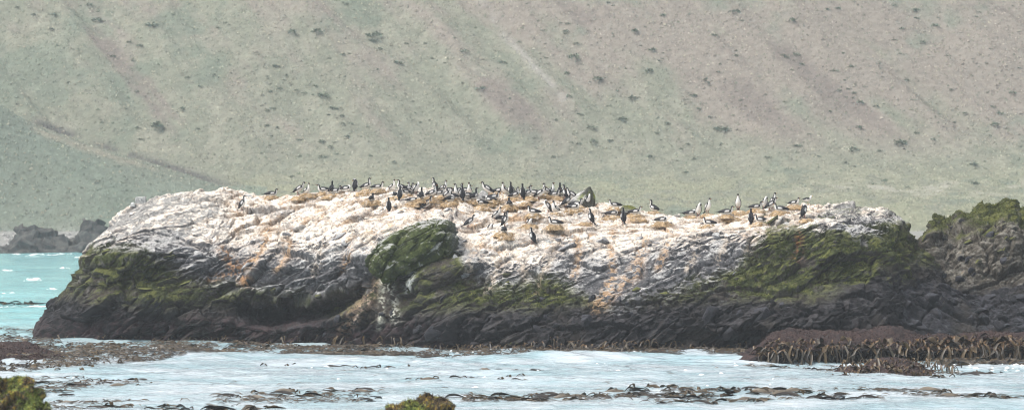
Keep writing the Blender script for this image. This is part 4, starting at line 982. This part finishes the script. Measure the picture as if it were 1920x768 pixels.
for cx, cy, rx, n in [(690, 687, 35, 4), (740, 687, 30, 3), (920, 690, 25, 3), (990, 695, 25, 3), (790, 711, 35, 4), (875, 710, 30, 3), (960, 713, 30, 4), (290, 720, 30, 3), (240, 727, 25, 2), (630, 683, 20, 2), (520, 680, 40, 3)]:
    raft(cx, cy, rx, 2, n, .6, LT, GT)
raft(40, 569, 45, 1.5, 12, 1.1, 'dark line of kelp floating in the turquoise bay', None)
raft(30, 618, 40, 3, 9, .8, 'kelp raft floating on the bay side of the white rock', None)
raft(18, 632, 40, 4, 9, .8, 'kelp raft between the bay and the purple algae ledge', None)
def hang_clump(name, targets, spots, s, label, group=None, kinds=('hang',), rz=.4):
    root = None
    for px, py in spots:
        h = cast(px, py, targets, 3)
        P = h[0] + h[1] * .03 if h else sea_at(px, max(py + 12, 640)) + Vector((0, 0, .25))
        if root is None: root = empty(name, (P.x, P.y, 0)); tag(root, label, 'kelp', group)
        blade(root, RNG.choice(kinds), P, RNG.gauss(0, rz), s * RNG.uniform(.55, 1.35), RNG.gauss(0, .12))
    return root
def spots(x0, x1, y0, y1, n):
    return [(RNG.uniform(x0, x1), RNG.uniform(y0, y1)) for _ in range(n)]
hang_clump('kelp_curtain', [rockE], [(1415 + 520 * k / 258 + RNG.uniform(-3, 3), RNG.triangular(637, 668, 645) + (10 if k < 12 else 0)) for k in range(260)] + [(1420 + 510 * k / 139 + RNG.uniform(-3, 3), RNG.uniform(654, 672)) for k in range(39)],
           1.12, 'long curtain of hanging kelp blades below the red-brown algae ledge', None, ('hang', 'hang', 'hang', 'curl'), .8)
# a low drowned knob carries the kelp mound in front of the curtain
KN_ST = [auto_st(a, 706, c, 104.5) for a, c in [(1560, 700), (1600, 690), (1660, 678), (1720, 676), (1760, 686), (1795, 700)]]
knob = obj('kelp_rock', rock_mesh('kelp_rock', KN_ST, 2.0, [3, 6, 6, 6, 6, 6, 6, 5, 4], disp_soft, col_ledge, 91, 3, 2, (1.0, .3, 2.0)), M_ROCK)
tag(knob, 'low drowned rock almost hidden by the kelp mound', 'rock')
bpy.context.view_layer.update()
hang_clump('kelp_mound', [knob], spots(1575, 1790, 674, 703, 200), .66, 'rounded mound of draped kelp standing in the water before the kelp curtain', None, ('hang', 'hang', 'curl'), .9)
for k, (x0, x1) in enumerate([(1735, 1790), (1785, 1845), (1840, 1900), (1890, 1950)]):
    hang_clump('kelp_tangle', [rockE, rockC], spots(x0, x1, 632, 670, 60), .95, 'thick tangle of glossy kelp under the dark bare rock apron', 'kelp tangles under the dark rock apron', ('hang', 'hang', 'curl'), .9)
    raft((x0 + x1) / 2, 682, 38, 5, 14, .85, 'glossy kelp raft afloat below the dark bare rock apron', 'kelp rafts below the dark rock apron', ('curl', 'float', 'curl'))
for x0 in range(790, 1440, 38):
    n = RNG.randint(14, 20); tall = 646 if RNG.random() < .6 else 639
    hang_clump('kelp_clump', [rockA], spots(x0, x0 + 40, tall, 659, n), .72, 'short kelp clump clinging at the waterline of the white rock', 'kelp clumps at the waterline of the white rock')
for x0, x1, y0, y1, n in [(1030, 1060, 632, 655, 10), (1128, 1178, 640, 655, 14), (1188, 1232, 634, 655, 16)]:
    hang_clump('kelp_clump', [rockA], spots(x0, x1, y0, y1, n), .62, 'taller orange-topped kelp clump standing above the waterline fringe', 'tall kelp clumps in the waterline fringe')
for x0 in range(60, 780, 48):
    hang_clump('kelp_clump', [rockA], spots(x0, x0 + 48, 630, 644 + (x0 - 60) * .012, 15), .62, 'brown kelp clump at the foot of the shaded undercut rock', 'kelp clumps below the undercut', ('hang', 'curl'))
def kelp_litter():                                        # the small scraps between the blades, beyond counting
    VV, CC, N0 = [], [], 0
    def scatter(n, x0, x1, ytop, ybot, hmax=.08, Lr=(.12, .55)):
        px = NR.uniform(x0, x1, n); f = (px - x0) / (x1 - x0); t = NR.random(n)
        py = (ytop[0] + (ytop[1] - ytop[0]) * f) * (1 - t) + (ybot[0] + (ybot[1] - ybot[0]) * f) * t
        D = sea_depth(py); x = (px - CX) * D / F
        clump = fbm(np.stack([x * .8, D * .35, np.zeros(n)], 1), 611, 3); k = clump > NR.normal(size=n) * .18 - .12
        x, D = x[k], D[k]; n = len(x); z = sea_h(x, D)
        a = NR.normal(size=n) * .5; L = NR.uniform(*Lr, n); w = NR.uniform(.015, .06, n); h = hmax * NR.random(n) ** 1.6 + .012
        V = np.zeros((n, 8, 3))
        for q, t in enumerate((-1, -.3, .35, 1)):
            ww = w * (1.05 - abs(t)); bx = x + np.cos(a) * L * t * .5; by = D + np.sin(a) * L * t * .5; bz = z + h * (1 - t * t) - .012
            for e, sg in enumerate((-1, 1)):
                V[:, 2 * q + e, 0] = bx - sg * np.sin(a) * ww; V[:, 2 * q + e, 1] = by + sg * np.cos(a) * ww; V[:, 2 * q + e, 2] = bz + (.3 * h * e * (1 - t * t))
        c = np.array(KC)[NR.integers(0, len(KC), n)] * NR.uniform(.5, 1.5, (n, 1))
        VV.append(V.reshape(-1, 3)); CC.append(np.repeat(c[:, None, :], 8, 1).reshape(-1, 3))
    scatter(5200, -10, 330, (640, 645), (700, 672), .14); scatter(6000, 330, 780, (645, 651), (672, 663), .12); scatter(3600, 780, 1450, (655, 656), (666, 667), .12)
    scatter(1300, 870, 1660, (738, 728), (754, 754)); scatter(700, 60, 720, (748, 740), (767, 752)); scatter(420, 0, 260, (710, 712), (738, 724)); scatter(2600, 1690, 1935, (655, 650), (690, 684), .14); scatter(260, 1650, 1930, (732, 740), (736, 746), .05)
    scatter(420, 0, 100, (610, 618), (641, 641)); scatter(500, 1400, 1800, (680, 684), (690, 704), .06); scatter(260, 250, 1900, (680, 684), (735, 728), .04)
    V = np.concatenate(VV); C = np.concatenate(CC); i = np.arange(len(V) // 8) * 8
    Fq = np.concatenate([np.stack([i + 2 * q, i + 2 * q + 1, i + 2 * q + 3, i + 2 * q + 2], 1) for q in range(3)])
    tag(obj('kelp_litter', mesh_np('kelp_litter', V, Fq, C), M_KELP), 'small scraps of brown kelp strewn between the rafts', 'kelp', kind='stuff')
kelp_litter()

# ---- whitecaps out in the bay
def foam():
    m, n, l, b = mat_new('foam'); b.inputs['Base Color'].default_value = (.85, .88, .88, 1); b.inputs['Roughness'].default_value = .9
    V, Fq = [], []
    def fleck(px, py, s):
        p = sea_at(px, py); o_ = len(V); k = RNG.randint(5, 7); V.append((p.x, p.y, p.z + .05 + .12 * s * RNG.random()))
        for j in range(k):
            a = 2 * math.pi * j / k + RNG.uniform(-.3, .3); q = s * RNG.uniform(.5, 1.2); x, y = p.x + 1.4 * q * math.cos(a), p.y + q * math.sin(a)
            V.append((x, y, float(sea_h(np.array([x]), np.array([y]))[0]) + .006))
        for j in range(k): Fq.append((o_, o_ + 1 + j, o_ + 1 + (j + 1) % k))
    # breaking crests in the bay: many small flecks strung along a bent line
    for cx, cy, w, n, s in [(64, 523, 15, 26, .30), (34, 549, 17, 26, .28), (20, 552, 10, 9, .22), (40, 573, 44, 50, .22), (150, 482, 8, 6, .3), (30, 476.5, 16, 12, .35), (110, 476.5, 30, 22, .35), (66, 477, 10, 8, .35), (120, 502, 10, 7, .25), (14, 506, 12, 9, .28), (95, 541, 9, 6, .22), (12, 621, 14, 9, .10), (50, 638, 16, 10, .08)]:
        for k in range(n):
            t = max(-1.6, min(1.6, RNG.gauss(0, .6))); fleck(cx + w * t, cy + .9 * t * t + RNG.gauss(0, .5), s * RNG.uniform(.3, 1.1) * (1.15 - .55 * abs(t)))
    # scraps of froth in the kelp and along the foot of the rocks
    for x0, x1, y0, y1, n in [(240, 320, 648, 660, 26), (1540, 1640, 680, 686, 22), (1780, 1920, 684, 694, 22), (100, 700, 648, 664, 40), (780, 1400, 659, 664, 36), (120, 150, 708, 712, 8), (560, 1500, 676, 724, 24)]:
        for k in range(n): fleck(RNG.uniform(x0, x1), RNG.uniform(y0, y1), RNG.uniform(.03, .10))
    me = bpy.data.meshes.new('foam'); me.from_pydata([tuple(v) for v in V], [], Fq); me.update()
    tag(obj('foam', me, m), 'broken white foam of small breaking waves in the bay', 'foam', kind='stuff')
foam()

# ------------------------------------------------------------------ growth on the hillside
HILL = bpy.data.objects['hillside']
def bush_mesh(seed):
    r = np.random.default_rng(seed); V, Fq, C = [], [], []
    for k in range(70):
        a = r.uniform(0, 6.283); el = r.uniform(0.05, 1.5); R = .5 * r.uniform(.45, 1.15)
        p = np.array([R * math.cos(a) * math.cos(el), R * .9 * math.sin(a) * math.cos(el), .62 * R * math.sin(el) * 1.5])
        d = np.array([math.cos(a), math.sin(a), .7]) + r.normal(size=3) * .4; d /= np.linalg.norm(d); s = np.cross(d, r.normal(size=3)); s /= np.linalg.norm(s); L, w = r.uniform(.12, .3), r.uniform(.05, .10)
        o_ = len(V); V += [p - s * w * .6, p + s * w * .6, p + d * L * .6 + s * w, p + d * L, p + d * L * .6 - s * w]; Fq.append((o_, o_ + 1, o_ + 2, o_ + 3, o_ + 4)); C += [np.array((.165, .195, .140)) * r.uniform(.75, 1.35)] * 5  # leaf green drawn toward the hill tone, haze put into the colour
    m = py_mesh('bush', V, Fq, C); m.materials.clear(); m.materials.append(M_TUFT); return m
BUSH = [bush_mesh(k) for k in range(6)]
HAND = [(110, 86), (97, 56), (62, 28), (170, 11), (100, 30), (180, 40), (213, 107), (244, 80), (262, 86), (358, 8), (283, 50), (128, 155), (258, 172), (258, 240), (298, 240), (370, 242), (193, 230), (340, 205), (262, 262), (508, 255), (500, 236), (607, 295), (515, 125), (548, 62), (595, 60), (560, 170), (583, 207), (590, 162), (604, 182), (625, 204), (642, 218), (588, 178), (617, 216),
        (640, 232), (700, 78), (712, 92), (704, 70), (775, 190), (780, 212), (806, 225), (600, 268), (620, 276), (655, 232), (690, 265), (760, 82), (745, 120), (810, 110), (835, 118), (866, 155), (872, 98), (505, 208), (545, 332), (1010, 40), (1060, 60), (1066, 45), (1075, 110), (1140, 5), (1190, 60), (1245, 30), (1240, 110), (1220, 95), (1345, 135), (1380, 95), (1475, 108), (1490, 104), (1470, 104), (1240, 115),
        (1575, 170), (1585, 182), (1600, 175), (1655, 195), (1640, 200), (1680, 75), (1730, 80), (1755, 50), (1720, 20), (1690, 55), (1720, 35), (1900, 175), (1860, 255), (1863, 235), (1720, 250), (1750, 262), (1690, 270), (1068, 182), (1120, 150), (1190, 185), (1300, 180), (1310, 205), (1355, 245), (1330, 220), (1230, 250), (1170, 225), (1290, 270), (1350, 270), (1110, 240), (1083, 270), (1145, 265), (1640, 345), (1660, 340), (1700, 352), (1830, 345), (1780, 345), (1440, 295), (1610, 240), (1600, 280)]
for k in range(290):
    if k < len(HAND): px, py = HAND[k]; px += RNG.uniform(-3, 3)
    else:
        while True:
            px = RNG.uniform(10, 1915); py = RNG.uniform(2, 330)
            if RNG.random() < (.9 if px > 1000 or 480 < px < 720 else .35) and not (px < 420 and py > 200): break
    h = cast(px, py, [HILL], 0)
    if not h: continue
    s = min(2.2, RNG.lognormvariate(0.0, .38)) * (1 if k < len(HAND) else .6)
    o = obj('bush', RNG.choice(BUSH), None, None, h[0] - Vector((0, 0, .08)), (0, 0, RNG.uniform(0, 6.28)), (s * RNG.uniform(.9, 1.8), s, s * RNG.uniform(.5, .9)))
    big = 'broad' if s > 1.0 else 'small'
    spot = 'on the flat grassy shelf below the slope' if h[0].y < 442 else ('on the lower green slope of the hillside' if h[0].z < 24 else 'high on the steep brown upper hillside')
    tag(o, f'{big} dull green bush {spot}', 'bush', f'{big} bushes {spot}')
def grass():
    n = 90000
    x = NR.uniform(-112, 112, n); y = 403 + 102 * NR.random(n); keep = np.abs(x) < .2 * y; x, y = x[keep], y[keep]; n = len(x)
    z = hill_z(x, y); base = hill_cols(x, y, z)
    r = NR.uniform(.08, .26, n); hgt = NR.uniform(.06, .28, n); a0 = NR.uniform(0, 6.28, n)
    big = NR.random(n) < .13; r = np.where(big, r * 1.5, r); hgt = np.where(big, hgt * 1.1, hgt)
    V = np.zeros((n, 5, 3)); lean = NR.normal(size=(n, 2)) * .12
    for k in range(4):
        V[:, k, 0] = x + r * np.cos(a0 + k * 1.5708) * 1.2; V[:, k, 1] = y + r * np.sin(a0 + k * 1.5708); V[:, k, 2] = z - .12 + .06 * NR.normal(size=n)
    V[:, 4, 0] = x + lean[:, 0]; V[:, 4, 1] = y + lean[:, 1]; V[:, 4, 2] = z + hgt
    i = np.arange(n) * 5
    Fc = np.concatenate([np.stack([i + k, i + (k + 1) % 4, i + 4], 1) for k in range(4)])
    v = np.exp(NR.normal(size=(n, 1)) * .20); c = base * v
    pick = NR.random(n); c[pick < .2] = c[pick < .2] * .5 + np.array((.36, .33, .24)) * .5; c[pick > .86] = c[pick > .86] * .5 + np.array((.13, .16, .10)) * .5
    gl = fbm(np.stack([x, y, z], 1) / 5.0, 777, 3); c[big] = c[big] * np.clip(.95 + .6 * gl[big], .75, 1.15)[:, None]
    C = np.repeat(c[:, None, :], 5, 1).reshape(-1, 3)
    tag(obj('grass', mesh_np('grass', V.reshape(-1, 3), Fc, np.clip(C, .01, .6), False), M_TUFT), 'rough tussocky grass covering the hillside', 'grass', kind='stuff')
grass()
def beach_stones():
    V, Fq, C = [], [], []
    for k in range(700):
        px = RNG.uniform(-20, 260); h = cast(px, RNG.uniform(436, 470), [HILL], 0)
        if not h: continue
        p = np.array(h[0]); s = RNG.uniform(.15, .5); o_ = len(V)
        for a in range(5): V.append(p + np.array([s * math.cos(a * 1.257) * RNG.uniform(.7, 1.2), s * math.sin(a * 1.257), -.1]))
        V.append(p + np.array([0, 0, s * RNG.uniform(.4, .8)]))
        for a in range(5): Fq.append((o_ + a, o_ + (a + 1) % 5, o_ + 5))
        C += [np.array((.30, .29, .28)) * RNG.uniform(.4, 1.6)] * 6
    m = py_mesh('shingle', V, Fq, C); m.materials.clear(); m.materials.append(M_TUFT)
    tag(obj('shingle', m), 'pale shingle stones on the distant beach', 'shingle', kind='stuff')
beach_stones()
def moss_fur(o, n, zmin, seed, size=.028, green=False):
    me = o.data; r = np.random.default_rng(seed); co = np.zeros(len(me.vertices) * 3, np.float32); me.vertices.foreach_get('co', co); co = co.reshape(-1, 3)
    no = np.zeros(len(me.vertices) * 3, np.float32); me.vertices.foreach_get('normal', no); no = no.reshape(-1, 3)
    cc = np.zeros(len(me.vertices) * 4, np.float32); me.color_attributes['col'].data.foreach_get('color', cc); cc = cc.reshape(-1, 4)[:, :3]
    keep = co[:, 2] > zmin
    if green: keep &= (cc[:, 1] > cc[:, 0] * 1.08) & (cc[:, 1] > cc[:, 2] * 1.5) & (no[:, 1] < .5)
    idx = np.where(keep)[0]; idx = r.choice(idx, n); p = co[idx] + r.normal(size=(n, 3)) * .02; d = no[idx] + r.normal(size=(n, 3)) * .55; d /= np.linalg.norm(d, axis=1, keepdims=True)
    s = np.cross(d, r.normal(size=(n, 3))); s /= np.linalg.norm(s, axis=1, keepdims=True); L = r.uniform(.4, 1.3, (n, 1)) * size; w = r.uniform(.18, .45, (n, 1)) * size
    V = np.stack([p - s * w - d * .01, p + s * w - d * .01, p + d * L + s * w * .4, p + d * L - s * w * .4], 1).reshape(-1, 3); i = np.arange(n) * 4
    C = np.repeat((cc[idx] * np.exp(r.normal(size=(n, 1)) * .5))[:, None, :], 4, 1).reshape(-1, 3)
    nm = 'moss' if o not in (rockE, rockF) else 'algae'
    f = obj(nm, mesh_np(nm, V, np.stack([i, i + 1, i + 2, i + 3], 1), np.clip(C, .005, .5), False), M_TUFT, o); f['kind'] = 'stuff'
moss_fur(rockG, 16000, 1.4, 1); moss_fur(rockH, 9000, .9, 2)
moss_fur(rockA, 30000, .5, 3, .04, True); moss_fur(rockB, 9000, .5, 4, .04, True); moss_fur(rockE, 16000, .2, 5, .045); moss_fur(rockF, 6000, .1, 6, .045)

# ------------------------------------------------------------------ the air
def build_haze():
    bm = bmesh.new(); bmesh.ops.create_cube(bm, size=1.0)
    me = bpy.data.meshes.new('haze'); bm.to_mesh(me); bm.free()
    m = bpy.data.materials.new('haze_air'); m.use_nodes = True; n = m.node_tree.nodes; l = m.node_tree.links
    n.remove(n['Principled BSDF'])
    v = n.new('ShaderNodeVolumePrincipled'); v.inputs['Color'].default_value = (0.90, 0.93, 0.97, 1)
    v.inputs['Density'].default_value = 0.00040; v.inputs['Anisotropy'].default_value = 0.2
    l.new(v.outputs[0], n['Material Output'].inputs['Volume'])
    o = obj('haze', me, m)
    z0, z1 = -3.5, 190.0
    o.scale = (1260, 1040, z1 - z0); o.location = (0, 440, (z0 + z1) / 2)
    tag(o, kind='stuff')
build_haze()
